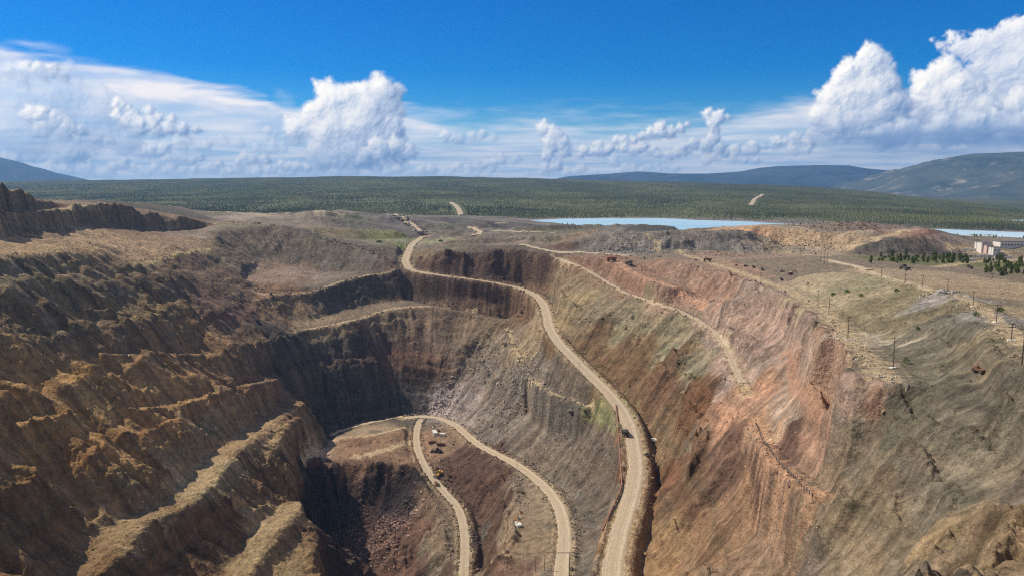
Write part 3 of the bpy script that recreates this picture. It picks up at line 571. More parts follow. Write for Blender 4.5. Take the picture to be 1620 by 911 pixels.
def hit(u, v):
    """first ground point seen through photo pixel u, v"""
    k = np.geomspace(75, 12000, 2600); x = lat(u, v) * k; z = HC - drop(v) * k
    g = ground_z(x, k); i = np.argmax(g >= z)
    return np.array((x[i], k[i], g[i]))
def gz(x, y): return float(ground_z(np.array([x]), np.array([y]))[0])

# ------------------------------------------------------------------ colours of the rock (photo pixel, radius px, sRGB as albedo)
OL, BR, YB, PU = (132,116,88), (128,102,76), (158,128,84), (118,92,80)
PK, GR, DK, LG, TAN = (172,130,106), (118,114,104), (70,64,60), (150,142,126), (176,154,122)
RD_, DR, SA, GN_ = (122,84,62), (88,58,46), (170,146,106), (104,112,66)
SPL = [
 # left wall
 (30,315,40,(142,118,88)),(60,350,50,(140,116,84)),(200,340,50,(134,108,80)),(290,355,40,(138,112,84)),
 (40,390,50,(172,142,100)),(130,375,40,(176,146,106)),(210,395,40,(170,140,102)),(290,385,35,(160,132,98)),
 (40,440,50,(134,116,84)),(140,440,50,(132,112,80)),(240,440,40,(132,108,78)),(320,430,40,(130,104,78)),(360,400,40,(120,104,80)),
 (60,520,50,(134,108,74)),(170,520,50,(138,110,74)),(260,510,50,(142,112,72)),(340,480,40,(124,94,72)),
 (50,600,60,(166,126,66)),(150,610,60,(170,130,66)),(240,600,50,(164,126,70)),(330,560,50,(148,114,72)),(390,560,40,(128,102,74)),
 (50,720,70,(160,120,58)),(140,720,60,(156,116,58)),(220,700,50,(156,118,64)),(50,850,80,(132,100,56)),
 (200,820,50,(150,122,78)),(300,760,45,(168,142,96)),(380,690,45,(160,130,86)),(440,640,45,(142,114,78)),(470,600,40,(100,86,70)),
 (300,860,50,(130,98,60)),(360,840,40,(120,92,58)),(430,830,40,(160,134,90)),(430,750,40,(132,104,66)),(490,870,30,(132,106,68)),(430,880,40,(156,132,86)),
 # back wall
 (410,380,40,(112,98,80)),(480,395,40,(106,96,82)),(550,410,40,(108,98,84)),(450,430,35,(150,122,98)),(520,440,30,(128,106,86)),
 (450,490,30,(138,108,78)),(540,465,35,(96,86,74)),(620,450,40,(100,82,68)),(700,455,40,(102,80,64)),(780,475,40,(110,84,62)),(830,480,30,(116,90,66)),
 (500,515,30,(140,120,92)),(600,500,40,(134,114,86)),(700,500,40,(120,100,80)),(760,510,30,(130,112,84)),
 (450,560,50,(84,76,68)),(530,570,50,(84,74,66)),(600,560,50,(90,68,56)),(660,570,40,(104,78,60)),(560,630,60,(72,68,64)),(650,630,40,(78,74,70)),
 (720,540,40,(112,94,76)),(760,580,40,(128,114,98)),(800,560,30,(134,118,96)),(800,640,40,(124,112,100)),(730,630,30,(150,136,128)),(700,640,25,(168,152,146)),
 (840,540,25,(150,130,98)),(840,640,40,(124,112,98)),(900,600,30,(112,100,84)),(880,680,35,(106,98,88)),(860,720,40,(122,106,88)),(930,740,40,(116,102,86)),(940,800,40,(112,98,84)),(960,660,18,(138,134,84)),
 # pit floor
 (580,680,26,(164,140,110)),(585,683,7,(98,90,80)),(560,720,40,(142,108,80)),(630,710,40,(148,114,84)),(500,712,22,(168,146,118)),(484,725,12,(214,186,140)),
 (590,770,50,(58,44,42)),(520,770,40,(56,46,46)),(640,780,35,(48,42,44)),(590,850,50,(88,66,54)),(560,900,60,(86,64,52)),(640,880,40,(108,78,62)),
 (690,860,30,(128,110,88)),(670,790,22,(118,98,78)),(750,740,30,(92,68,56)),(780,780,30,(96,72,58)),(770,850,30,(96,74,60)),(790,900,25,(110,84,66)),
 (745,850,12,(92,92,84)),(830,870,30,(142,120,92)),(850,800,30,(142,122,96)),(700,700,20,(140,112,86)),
 # right of the main road
 (760,425,40,(92,72,62)),(830,425,35,(104,82,66)),(890,445,35,(132,112,84)),(900,480,30,(146,126,88)),(960,490,40,(134,120,92)),(1010,505,40,(136,126,94)),
 (940,540,35,(116,92,62)),(1000,570,40,(120,94,62)),(1060,600,35,(114,86,60)),(1060,540,30,(138,128,96)),(1100,580,30,(132,122,94)),(1090,630,30,(116,82,52)),
 (1060,680,35,(130,104,72)),(1040,770,30,(122,86,56)),(1050,850,35,(146,114,74)),(1090,780,40,(120,92,64)),(1100,880,50,(142,110,76)),
 (930,420,25,(140,108,84)),(1000,450,30,(146,112,88)),(1050,480,35,(146,118,94)),(1100,470,35,(154,122,100)),(1080,440,30,(150,120,98)),
 (1150,500,40,(156,134,116)),(1200,480,35,(154,130,112)),(1180,560,40,(156,132,114)),(1240,560,40,(156,134,116)),(1300,560,35,(152,122,98)),(1260,620,40,(164,142,120)),
 (1180,640,35,(172,130,98)),(1330,620,30,(150,126,106)),(1300,680,40,(158,124,96)),(1380,640,30,(150,112,88)),(1220,680,30,(176,140,106)),
 (1150,720,40,(118,90,70)),(1200,760,40,(112,84,68)),(1240,790,40,(112,88,70)),(1170,820,40,(156,122,86)),(1300,780,50,(136,116,90)),(1230,870,60,(150,122,92)),
 (1380,720,50,(132,118,94)),(1450,760,60,(126,114,92)),(1400,850,60,(140,122,92)),(1500,700,60,(118,110,90)),(1450,640,50,(106,100,80)),(1550,640,60,(114,106,88)),(1580,740,50,(122,112,90)),(1480,904,40,(150,128,96)),(1540,906,30,(160,134,98)),(1600,904,40,(164,138,100)),(1400,906,40,(140,124,98)),(1480,850,40,(158,132,92)),
 (1580,860,60,(168,138,98)),(1540,880,40,(166,138,100)),
 (1300,450,30,(168,150,116)),(1330,480,30,(160,144,110)),(1370,540,30,(172,158,132)),(1400,610,30,(160,150,130)),
 (1400,480,40,(134,122,88)),(1350,450,35,(142,132,98)),(1450,500,40,(128,116,86)),(1480,540,40,(116,110,92)),(1520,560,40,(120,112,88)),(1440,560,30,(112,104,86)),
 (1480,468,25,(150,142,132)),(1540,500,25,(142,136,124)),(1550,540,30,(150,132,98)),(1590,560,30,(134,120,92)),
 (1450,435,30,(158,138,108)),(1530,450,40,(162,140,106)),(1600,460,40,(160,138,104)),(1580,490,30,(150,132,98)),
 # mid distance
 (1180,405,30,(150,124,104)),(1100,395,30,(124,112,102)),(1240,400,30,(152,134,108)),(1140,390,25,(116,112,104)),(1200,400,25,(140,126,112)),
 (1200,370,30,(176,140,102)),(1260,372,30,(172,144,106)),(1320,360,30,(136,112,92)),(1400,362,30,(128,104,88)),(1320,380,30,(166,140,106)),
 (1400,392,30,(92,86,78)),(1470,390,25,(92,84,76)),(1470,368,15,(142,104,84)),(1430,372,20,(140,108,86)),
 (1450,412,30,(96,104,56)),(1510,412,25,(92,100,54)),(1600,420,30,(104,106,62)),(1550,400,20,(140,122,100)),
 (1000,385,30,(124,118,108)),(960,390,25,(116,108,98)),(1060,390,25,(120,112,102)),(1030,362,30,(82,82,78)),(950,365,30,(104,98,90)),(880,360,30,(90,84,80)),
 (880,378,30,(134,112,92)),(820,380,30,(132,108,88)),(760,385,25,(120,98,80)),(700,390,20,(124,108,80)),(800,358,40,(100,92,88)),(740,352,30,(98,90,84)),
 (590,380,22,(128,128,72)),(610,385,15,(120,126,66)),(697,382,10,(132,138,66)),(560,375,25,(122,112,80)),(520,365,25,(142,124,92)),(620,395,20,(116,102,80)),
 (640,350,30,(118,106,98)),(560,350,35,(98,94,88)),(480,345,40,(134,116,94)),(400,340,40,(150,128,104)),(330,335,40,(112,100,88)),(230,325,50,(94,88,78)),(420,325,50,(88,86,74)),(300,318,40,(86,84,72)),
 (1500,383,20,(134,116,104)),(1600,395,20,(120,112,84)),(1450,352,40,(98,90,86)),(1560,360,40,(88,84,78)),(1620,372,40,(84,80,76)),
]
GREEN_PATCH = [(590,381,14),(607,387,12),(570,372,14),(697,381,10),(1340,468,26),(1370,462,22),(1395,480,16),(1420,500,14),(1440,567,6),(960,655,9),(1090,560,20),(1110,600,14),(1075,655,12),(560,405,8),(217,420,12),(285,403,16),(60,310,18),(150,352,8),(1575,430,20),(1600,440,18),(500,378,20),(1120,585,12),(1400,412,16),(1430,413,18),(1460,412,18),(1490,412,18),(1520,413,16),(1385,409,12),(1560,420,18)]
class Splats:
    def __init__(s):
        s.p = []; s.r = []; s.c = []
        for u, v, r, c in SPL:
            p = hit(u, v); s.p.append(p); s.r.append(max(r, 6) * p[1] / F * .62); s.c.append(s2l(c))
        s.g = [(hit(u, v), max(2.0, r * hit(u, v)[1] / F)) for u, v, r in GREEN_PATCH]
    def colour(s, x, y, z):
        wx = x + 9 * fbm(x / 30, y / 30, 3, 80); wy = y + 9 * fbm(x / 30, y / 30, 3, 81); wz = z + 7 * fbm(x / 24, y / 24, 3, 82)
        acc = np.zeros((len(x), 3)); W_ = np.full(len(x), 1e-7); acc += 1e-7 * s2l((124,110,92))
        order = np.argsort(y); ys = y[order]
        for p, r, c in zip(s.p, s.r, s.c):
            a, b = np.searchsorted(ys, (p[1] - 4.5 * r - 15, p[1] + 4.5 * r + 15)); k = order[a:b]
            k = k[np.abs(x[k] - p[0]) < 4.5 * r + 15]
            d2 = ((wx[k] - p[0]) ** 2 + .6 * (wy[k] - p[1]) ** 2 + 1.5 * (wz[k] - p[2]) ** 2) / (r * r)
            w = np.exp(-.5 * d2) / r
            acc[k] += w[:, None] * c; W_[k] += w
        return acc / W_[:, None]
    def green(s, x, y):
        g = np.zeros(len(x))
        n = fbm(x / 5, y / 5, 4, 84)
        for p, r in s.g:
            k = np.where((np.abs(x - p[0]) < 3 * r) & (np.abs(y - p[1]) < 5 * r))[0]
            d = np.hypot(x[k] - p[0], (y[k] - p[1]) / 1.8) / r
            g[k] = np.maximum(g[k], sstep(1.5, .2, d + .9 * n[k]))
        return g
TANC = (186,166,132)
STRIPS = [((214,192,160), 5, [(528,686),(545,680),(560,674),(588,667),(612,662),(640,659)]), ((222,196,158), 6, [(480,726),(492,718),(506,712)]),
 (TANC, 5, [(530,696),(560,692),(600,686),(640,676)]), (TANC, 6, [(560,722),(600,716),(640,705),(656,694)]),
 (TANC, 4, [(470,523),(505,518),(540,511),(568,505),(610,490),(663,484),(710,488),(750,494)]), (TANC, 4, [(803,520),(822,569),(835,593),(858,611),(893,631),(935,644)]),
 (TANC, 4, [(395,457),(432,466),(485,464),(540,446),(575,436),(620,430)]), (TANC, 4, [(341,354),(365,352),(415,354),(450,358)]),
 ((196,174,128), 5, [(210,421),(239,413),(275,404),(299,400),(330,394)]), (TANC, 7, [(98,331),(130,326),(165,323)]),
 (TANC, 5, [(876,404),(912,419),(940,434),(966,450),(992,464),(1033,479),(1072,491),(1104,506),(1133,527),(1150,553),(1162,581),(1174,606),(1184,626)]),
 ((190,150,122), 7, [(976,413),(994,430),(1022,440),(1059,453),(1090,468),(1110,485)]),
 (TANC, 8, [(1040,397),(1090,405),(1130,418),(1175,432),(1215,448),(1256,464),(1290,481),(1318,505),(1345,535),(1375,570),(1400,600)]),
 ((196,178,146), 6, [(1310,412),(1330,417),(1360,424),(1394,436),(1432,446),(1470,457)]), (TANC, 5, [(1470,457),(1509,466),(1545,487),(1580,512),(1610,545)]),
 (TANC, 9, [(1345,393),(1375,384),(1400,374),(1430,366)]), (TANC, 9, [(1228,400),(1270,402),(1310,405)]), (TANC, 6, [(1024,371),(1030,376),(1040,384)]),
 (TANC, 8, [(1500,390),(1540,392),(1590,400)]), (TANC, 8, [(1480,422),(1540,414),(1620,410)]),
 ((176,138,112), 4, [(1240,560),(1255,585),(1275,620),(1300,650)]), ((190,152,120), 6, [(1196,665),(1205,700),(1230,735),(1262,765),(1290,790)]),
 (TANC, 10, [(455,338),(500,336),(540,340)]), (TANC, 12, [(330,335),(380,338),(430,342)]), (TANC, 8, [(700,352),(760,352),(800,352)])]
spl = Splats()
print('splats', time.time() - T0)

# ------------------------------------------------------------------ object helpers
def tag(o, label=None, cat=None, group=None, kind=None):
    if label: o['label'] = label
    if cat: o['category'] = cat
    if group: o['group'] = group
    if kind: o['kind'] = kind
    return o
def mesh_np(name, V, Fq, mat=None, smooth=True, attrs=None, parent=None):
    me = bpy.data.meshes.new(name); nf, k = Fq.shape
    me.vertices.add(len(V)); me.vertices.foreach_set('co', V.astype(np.float32).ravel())
    me.loops.add(nf * k); me.loops.foreach_set('vertex_index', Fq.astype(np.int32).ravel())
    me.polygons.add(nf); me.polygons.foreach_set('loop_start', np.arange(0, nf * k, k, dtype=np.int32))
    me.polygons.foreach_set('loop_total', np.full(nf, k, np.int32))
    me.polygons.foreach_set('use_smooth', np.full(nf, smooth))
    me.update(calc_edges=True)
    for an, arr in (attrs or {}).items():
        if arr.ndim == 2:
            a = me.attributes.new(an, 'FLOAT_COLOR', 'POINT'); a.data.foreach_set('color', np.c_[arr, np.ones(len(arr))].astype(np.float32).ravel())
        else:
            a = me.attributes.new(an, 'FLOAT', 'POINT'); a.data.foreach_set('value', arr.astype(np.float32))
    if mat: me.materials.append(mat)
    o = bpy.data.objects.new(name, me); COL.objects.link(o)
    if parent: o.parent = parent
    return o
def quads(nr, nc):
    i = np.arange(nr - 1)[:, None] * nc + np.arange(nc - 1)[None, :]
    return np.stack([i, i + 1, i + nc + 1, i + nc], -1).reshape(-1, 4)

# ------------------------------------------------------------------ materials
def mat_new(name):
    m = bpy.data.materials.new(name); m.use_nodes = True; t = m.node_tree
    b = t.nodes['Principled BSDF']; return m, t, b
def nz(t, scale, detail=5, rough=.6, vec=None, out='Fac'):
    n = N(t, 'ShaderNodeTexNoise'); n.inputs['Scale'].default_value = scale; n.inputs['Detail'].default_value = detail; n.inputs['Roughness'].default_value = rough
    if vec is not None: L(t, vec, n.inputs['Vector'])
    return n.outputs[out]
def mr(t, x, a, b, c, d):
    n = N(t, 'ShaderNodeMapRange'); L(t, x, n.inputs[0])
    for i, v in enumerate((a, b, c, d)): n.inputs[i + 1].default_value = v
    return n.outputs[0]
def mixc(t, f, a, b, mode='MIX'):
    n = N(t, 'ShaderNodeMix', data_type='RGBA', blend_type=mode)
    for i, v in ((0, f), (6, a), (7, b)):
        if isinstance(v, (int, float)): n.inputs[i].default_value = v
        elif isinstance(v, tuple): n.inputs[i].default_value = (*v, 1) if len(v) == 3 else v
        else: L(t, v, n.inputs[i])
    return n.outputs[2]
def ground_mat():
    m, t, b = mat_new('rock_and_spoil')
    at = N(t, 'ShaderNodeAttribute', attribute_name='rock'); ge = N(t, 'ShaderNodeNewGeometry')
    pos = ge.outputs['Position']
    n1 = nz(t, .22, 8, .68, pos); n2 = nz(t, 1.3, 5, .7, pos)
    v1 = mr(t, n1, .3, .7, .55, 1.45); v2 = mr(t, n2, .3, .7, .7, 1.3)
    mu = N(t, 'ShaderNodeMath', operation='MULTIPLY'); L(t, v1, mu.inputs[0]); L(t, v2, mu.inputs[1])
    cc = N(t, 'ShaderNodeVectorMath', operation='SCALE'); L(t, at.outputs['Color'], cc.inputs[0]); L(t, mu.outputs[0], cc.inputs['Scale'])
    # scattered pale stones
    vo = N(t, 'ShaderNodeTexVoronoi'); vo.inputs['Scale'].default_value = .55; L(t, pos, vo.inputs['Vector'])
    st = mr(t, vo.outputs['Distance'], .16, .10, 0, 1)
    sel = N(t, 'ShaderNodeSeparateColor'); L(t, vo.outputs['Color'], sel.inputs[0])
    pk = mr(t, sel.outputs[0], .80, .86, 0, .75)
    ms = N(t, 'ShaderNodeMath', operation='MULTIPLY', use_clamp=True); L(t, st, ms.inputs[0]); L(t, pk, ms.inputs[1])
    hs = N(t, 'ShaderNodeVectorMath', operation='SCALE'); L(t, cc.outputs[0], hs.inputs[0]); hs.inputs['Scale'].default_value = 1.9
    c2 = mixc(t, ms.outputs[0], cc.outputs[0], hs.outputs[0])
    L(t, c2, b.inputs['Base Color']); b.inputs['Roughness'].default_value = .95; b.inputs['Specular IOR Level'].default_value = .12
    bp = N(t, 'ShaderNodeBump'); bp.inputs['Strength'].default_value = 1; bp.inputs['Distance'].default_value = 1.8
    h1 = nz(t, .30, 9, .74, pos)
    vb = N(t, 'ShaderNodeTexVoronoi'); vb.inputs['Scale'].default_value = .45; vb.inputs['Detail'].default_value = 2; L(t, pos, vb.inputs['Vector'])
    ha = N(t, 'ShaderNodeMath', operation='MULTIPLY_ADD'); L(t, vb.outputs['Distance'], ha.inputs[0]); ha.inputs[1].default_value = -.35; L(t, h1, ha.inputs[2])
    L(t, ha.outputs[0], bp.inputs['Height'])
    L(t, bp.outputs[0], b.inputs['Normal'])
    return m
M_GROUND = ground_mat()

# ------------------------------------------------------------------ the ground sheet, dense where the picture is dense
def build_ground():
    NT, NR, NB = 1250, 1500, 500
    th = np.radians(np.linspace(-47, 47, NT)); rb = np.geomspace(70, 3300, 3000)
    thc = th[::8]
    RR, TT = np.meshgrid(rb, thc); X = RR * np.sin(TT); Y = RR * np.cos(TT)
    Z = ground_z(X, Y); el = (Z - HC) / RR
    dl = np.diff(RR, axis=1)
    dens = np.abs(np.diff(el, axis=1)) * 1.0 + dl / RR[:, :-1] * .16
    dens = blur(blur(dens, 4, 2), 10, 1) if False else blur(dens, 5, 2)
    cum = np.concatenate([np.zeros((len(thc), 1)), np.cumsum(dens, axis=1)], 1); cum /= cum[:, -1:]
    s = np.linspace(0, 1, NR)
    rads = np.stack([np.interp(s, cum[i], rb) for i in range(len(thc))])       # coarse theta x NR
    k = np.arange(NT) / 8; k0 = np.minimum(k.astype(int), len(thc) - 2); f = (k - k0)[:, None]
    R = rads[k0] * (1 - f) + rads[k0 + 1] * f
    X = (R * np.sin(th)[:, None]).ravel(); Y = (R * np.cos(th)[:, None]).ravel()
    Z = ground_z(X, Y)
    nd = sstep(400, 120, Y)
    inn = sstep(1480, 1400, Y)
    rd = np.where(inn > 0, samp(RD, GN, X, Y), 50); off = sstep(-.5, 2.5, rd)
    stp = samp(steep, GN, X, Y) * inn; pt = samp(patch, GN, X, Y)
    Z = Z + off * stp * (.3 + .7 * pt) * (1.05 * ridged(X / 3.6, Y / 3.6 + Z / 9, 3, 91) + .7 * np.abs(perlin(X / 6.5, Y / 6.5 + Z / 12, 92)))
    Z = Z + off * (.35 * fbm(X / 2.6, Y / 2.6, 3, 90, .6) + nd * .12 * fbm(X / .7, Y / .7, 2, 95))
    l3 = samp(L3, GN, X, Y) * inn; sf = sstep(.15, .5, samp(SL, GN, X, Y))
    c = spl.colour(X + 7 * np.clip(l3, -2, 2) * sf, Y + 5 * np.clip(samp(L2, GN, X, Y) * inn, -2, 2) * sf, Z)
    l1 = samp(L1, GN, X, Y) * inn; l2 = samp(L2, GN, X, Y) * inn; sl = samp(SL, GN, X, Y)
    v = 1 + .17 * np.clip(l1, -2, 2) * sstep(.1, .5, sl) + .12 * np.clip(l2, -1.8, 1.8) * sstep(.15, .6, sl)
    # thin beds of other rock, following the dip
    zd = Z + .09 * (Y - 500) + 5 * fbm(X / 60, Y / 60, 3, 20)
    bb = fbm(zd / 6.5, X / 400, 3, 97)
    bed = sstep(.35, .7, sl) * inn
    v = v * (1 + .22 * bed * np.clip(bb, -1, 1))
    tint = 1 + bed[:, None] * np.clip(fbm(zd / 13, X / 500, 2, 98), -1, 1)[:, None] * np.array([.10, -.03, -.10])
    c = c * v[:, None] * tint
    lum = (c @ np.array([.3, .55, .15]))[:, None]; c = (lum + (c - lum) * .80) * 1.0
    mot = fbm(X / 18, Y / 18, 4, 99); c = c * (1 + .14 * mot)[:, None]
    plain = sstep(850, 1000, Y) * sstep(.25, .1, sl)
    gp = (plain * .45)[:, None]; lumg = (c @ np.array([.3, .55, .15]))[:, None]; c = c * (1 - gp) + lumg * np.array([1.04, 1.0, .95]) * gp
    c = c * (1 + plain * (.45 * fbm(X / 55, Y / 90, 5, 301) + .25 * fbm(X / 14, Y / 20, 3, 302)))[:, None]
    hg = (plain * sstep(.0, .5, fbm(X / 120, Y / 160, 4, 303)) * .55 * sstep(900, 1200, Y))[:, None]
    c = c * (1 - hg) + s2l((104,108,80)) * hg
    dust = sstep(.30, .05, sl) * inn * .25
    c = c * (1 - dust[:, None]) + (c * .6 + s2l((176,156,124)) * .45) * dust[:, None]
    for col, wd, pl in STRIPS:
        pc = densify([hit(*q) for q in pl], 8); dm = np.full(len(X), 1e9)
        bx = (X > pc[:, 0].min() - 20) & (X < pc[:, 0].max() + 20) & (Y > pc[:, 1].min() - 20) & (Y < pc[:, 1].max() + 20); kk = np.where(bx)[0]
        for p0, p1 in zip(pc[:-1], pc[1:]):
            ex, ey = p1[0] - p0[0], p1[1] - p0[1]; tt = np.clip(((X[kk] - p0[0]) * ex + (Y[kk] - p0[1]) * ey) / (ex * ex + ey * ey + 1e-9), 0, 1)
            dm[kk] = np.minimum(dm[kk], np.hypot(X[kk] - p0[0] - tt * ex, Y[kk] - p0[1] - tt * ey))
        f_ = (sstep(wd, wd * .3, dm + wd * .7 * fbm(X / 7, Y / 7, 3, 66)) * .85)[:, None]; c = c * (1 - f_) + s2l(col) * f_
    g = spl.green(X, Y)[:, None] * .5 * sstep(-.1, .6, fbm(X / 3, Y / 3, 3, 88))[:, None]
    c = c * (1 - g) + s2l((112,112,70)) * g * (.8 + .4 * rng.random(len(X)))[:, None]
    dustroad = sstep(5, -1, rd + 3 * fbm(X / 9, Y / 9, 2, 44))[:, None] * .8
    c = c * (1 - dustroad) + s2l((176,156,124)) * dustroad
    # beyond the mine: heath and forest floor
    hz, t = hills(X, Y); k = sstep(-20, 100, Y - np.interp(X / np.maximum(Y, 1), _ra, _sy))[:, None]
    fo = s2l((92,96,62)) * (1 + .35 * fbm(X / 90, Y / 90, 4, 101))[:, None]
    c = c * (1 - k) + fo * k
    # pale tailings at the water's edge
    lm = samp(LM, GF, X, Y); e = (sstep(.02, .3, lm) * (Y > 1300))[:, None] * .7
    c = c * (1 - e) + s2l((150,140,132)) * e
    V = np.stack([X, Y, Z], 1)
    o = mesh_np('ground', V, quads(NT, NR)[:, ::-1], M_GROUND, True, {'rock': np.clip(c, 0.004, .8)})
    tag(o, kind='structure')
build_ground()
print('ground', time.time() - T0)

# ------------------------------------------------------------------ hills
def hill_mat():
    m, t, b = mat_new('forest_floor')
    ge = N(t, 'ShaderNodeNewGeometry'); pos = ge.outputs['Position']
    mp = N(t, 'ShaderNodeMapping'); mp.inputs['Scale'].default_value = (1, .45, 1); L(t, pos, mp.inputs[0])
    n1 = nz(t, .0016, 6, .6, mp.outputs[0]); n2 = nz(t, .03, 4, .7, pos); n3 = nz(t, .004, 5, .6, mp.outputs[0])
    a = mixc(t, mr(t, n1, .38, .62, 0, 1), (.065, .076, .038), (.15, .155, .065))
    a = mixc(t, mr(t, n3, .48, .62, 0, .5), a, (.11, .115, .055))
    a = mixc(t, mr(t, n2, .35, .6, .6, 0), a, (.02, .03, .018))
    L(t, a, b.inputs['Base Color']); b.inputs['Roughness'].default_value = 1; b.inputs['Specular IOR Level'].default_value = 0
    bp = N(t, 'ShaderNodeBump'); bp.inputs['Strength'].default_value = 1; bp.inputs['Distance'].default_value = 8; L(t, n2, bp.inputs['Height']); L(t, bp.outputs[0], b.inputs['Normal'])
    return m
M_HILL = hill_mat()
def build_hills():
    th = np.radians(np.linspace(-50, 50, 900)); r = np.geomspace(3250, 14300, 420)
    R, T = np.meshgrid(r, th); X = (R * np.sin(T)).ravel(); Y = (R * np.cos(T)).ravel()
    hz, t = hills(X, Y); z = hz - 2 * sstep(3320, 3250, R.ravel())
    o = mesh_np('hills', np.stack([X, Y, z], 1), quads(900, 420)[:, ::-1], M_HILL)
    tag(o, kind='structure')
build_hills()

def mountain_mat(name, c1, c2, c3):
    m, t, b = mat_new(name)
    ge = N(t, 'ShaderNodeNewGeometry'); pos = ge.outputs['Position']
    n1 = nz(t, .0012, 8, .65, pos); n2 = nz(t, .004, 6, .7, pos)
    a = mixc(t, mr(t, n1, .4, .6, 0, 1), c1, c2); a = mixc(t, mr(t, n2, .56, .66, 0, .8), a, c3)
    L(t, a, b.inputs['Base Color']); b.inputs['Roughness'].default_value = 1; b.inputs['Specular IOR Level'].default_value = 0
    return m
def mountain(name, ridge, Yc, depth, mat, seed, rough, base_v=300):
    """ridge: (u, v) skyline points at distance Yc; a massif of real depth"""
    nx, ny = 420, 160
    us = np.linspace(ridge[0][0], ridge[-1][0], nx); vv = np.interp(us, [p[0] for p in ridge], [p[1] for p in ridge])
    xs = np.array([lat(u, 290) * Yc for u in us]); top = np.array([HC - drop(v) * Yc for v in vv])
    ys = np.linspace(-depth, depth, ny); X, D = np.meshgrid(xs, ys); Tp = np.meshgrid(top, ys)[0]
    q = np.clip(1 - np.abs(D) / depth, 0, 1); base = HC - 200
    n = ridged(X / rough, (D + seed * 999) / rough, 5, seed)
    z = base + (Tp - base) * np.clip(q ** .8 + (n - .45) * .28 * (1 - q) * q * 4, 0, 1.2)
    V = np.stack([X.ravel(), (Yc + D).ravel(), z.ravel()], 1)
    o = mesh_np(name, V, quads(ny, nx), mat); tag(o, kind='structure'); return o
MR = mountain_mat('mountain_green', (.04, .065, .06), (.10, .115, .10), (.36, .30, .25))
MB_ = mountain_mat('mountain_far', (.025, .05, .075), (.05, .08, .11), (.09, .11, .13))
mountain('mountain_right', [(1340,308),(1380,297),(1410,279),(1440,268),(1470,257),(1500,249),(1535,243),(1560,242.5),(1600,240.5),(1650,239),(1720,240),(1850,248),(2000,262)], 9500, 2600, MR, 3, 1100)
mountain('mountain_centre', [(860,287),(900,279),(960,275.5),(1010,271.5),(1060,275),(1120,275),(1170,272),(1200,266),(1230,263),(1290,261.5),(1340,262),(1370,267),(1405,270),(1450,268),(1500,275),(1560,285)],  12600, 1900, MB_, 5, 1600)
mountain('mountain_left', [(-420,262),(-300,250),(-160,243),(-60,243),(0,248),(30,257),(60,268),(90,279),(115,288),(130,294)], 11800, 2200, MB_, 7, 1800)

# ------------------------------------------------------------------ water
def water():
    m, t, b = mat_new('milky_water'); ge = N(t, 'ShaderNodeNewGeometry')
    mp = N(t, 'ShaderNodeMapping'); mp.inputs['Scale'].default_value = (.35, 1.6, 1); L(t, ge.outputs['Position'], mp.inputs[0])
    n = nz(t, .006, 5, .6, mp.outputs[0])
    L(t, mixc(t, mr(t, n, .35, .65, 0, 1), (.42, .66, .74), (.60, .78, .84)), b.inputs['Base Color'])
    b.inputs['Roughness'].default_value = .25; b.inputs['Specular IOR Level'].default_value = .5
    bp = N(t, 'ShaderNodeBump'); bp.inputs['Strength'].default_value = .25; bp.inputs['Distance'].default_value = .3
    L(t, nz(t, .4, 3, .6, ge.outputs['Position']), bp.inputs['Height']); L(t, bp.outputs[0], b.inputs['Normal'])
    for nm, (xa, xb, ya, yb) in (('lake', (-150, 860, 1350, 2400)), ('pond', (740, 2200, 1250, 2100))):
        V = np.array([(xa, ya, WZ), (xb, ya, WZ), (xb, yb, WZ), (xa, yb, WZ)], float)
        o = mesh_np(nm, V, np.array([[0, 1, 2, 3]]), m, False); tag(o, kind='structure')
water()

# ------------------------------------------------------------------ roads as ribbons on their cut ground
def road_mat():
    m, t, b = mat_new('packed_dirt')
    uv = N(t, 'ShaderNodeAttribute', attribute_name='across'); ge = N(t, 'ShaderNodeNewGeometry'); pos = ge.outputs['Position']
    nn = nz(t, .06, 3, .5, pos)
    sc = N(t, 'ShaderNodeMath', operation='MULTIPLY_ADD'); L(t, nn, sc.inputs[0]); sc.inputs[1].default_value = 2.2; L(t, uv.outputs['Fac'], sc.inputs[2])
    wv = N(t, 'ShaderNodeCombineXYZ'); L(t, sc.outputs[0], wv.inputs[0])
    n1 = nz(t, .42, 4, .75, wv.outputs[0])                 # ruts: varies across only
    n2 = nz(t, .5, 6, .7, pos)
    a = mixc(t, mr(t, n1, .36, .62, 0, 1), (.30, .225, .145), (.62, .52, .38))
    a = mixc(t, mr(t, n2, .42, .66, 0, .6), a, (.30, .235, .155))
    L(t, a, b.inputs['Base Color']); b.inputs['Roughness'].default_value = .95; b.inputs['Specular IOR Level'].default_value = .1
    bp = N(t, 'ShaderNodeBump'); bp.inputs['Strength'].default_value = .6; bp.inputs['Distance'].default_value = .35
    L(t, n1, bp.inputs['Height']); L(t, bp.outputs[0], b.inputs['Normal'])
    return m
M_ROAD = road_mat()
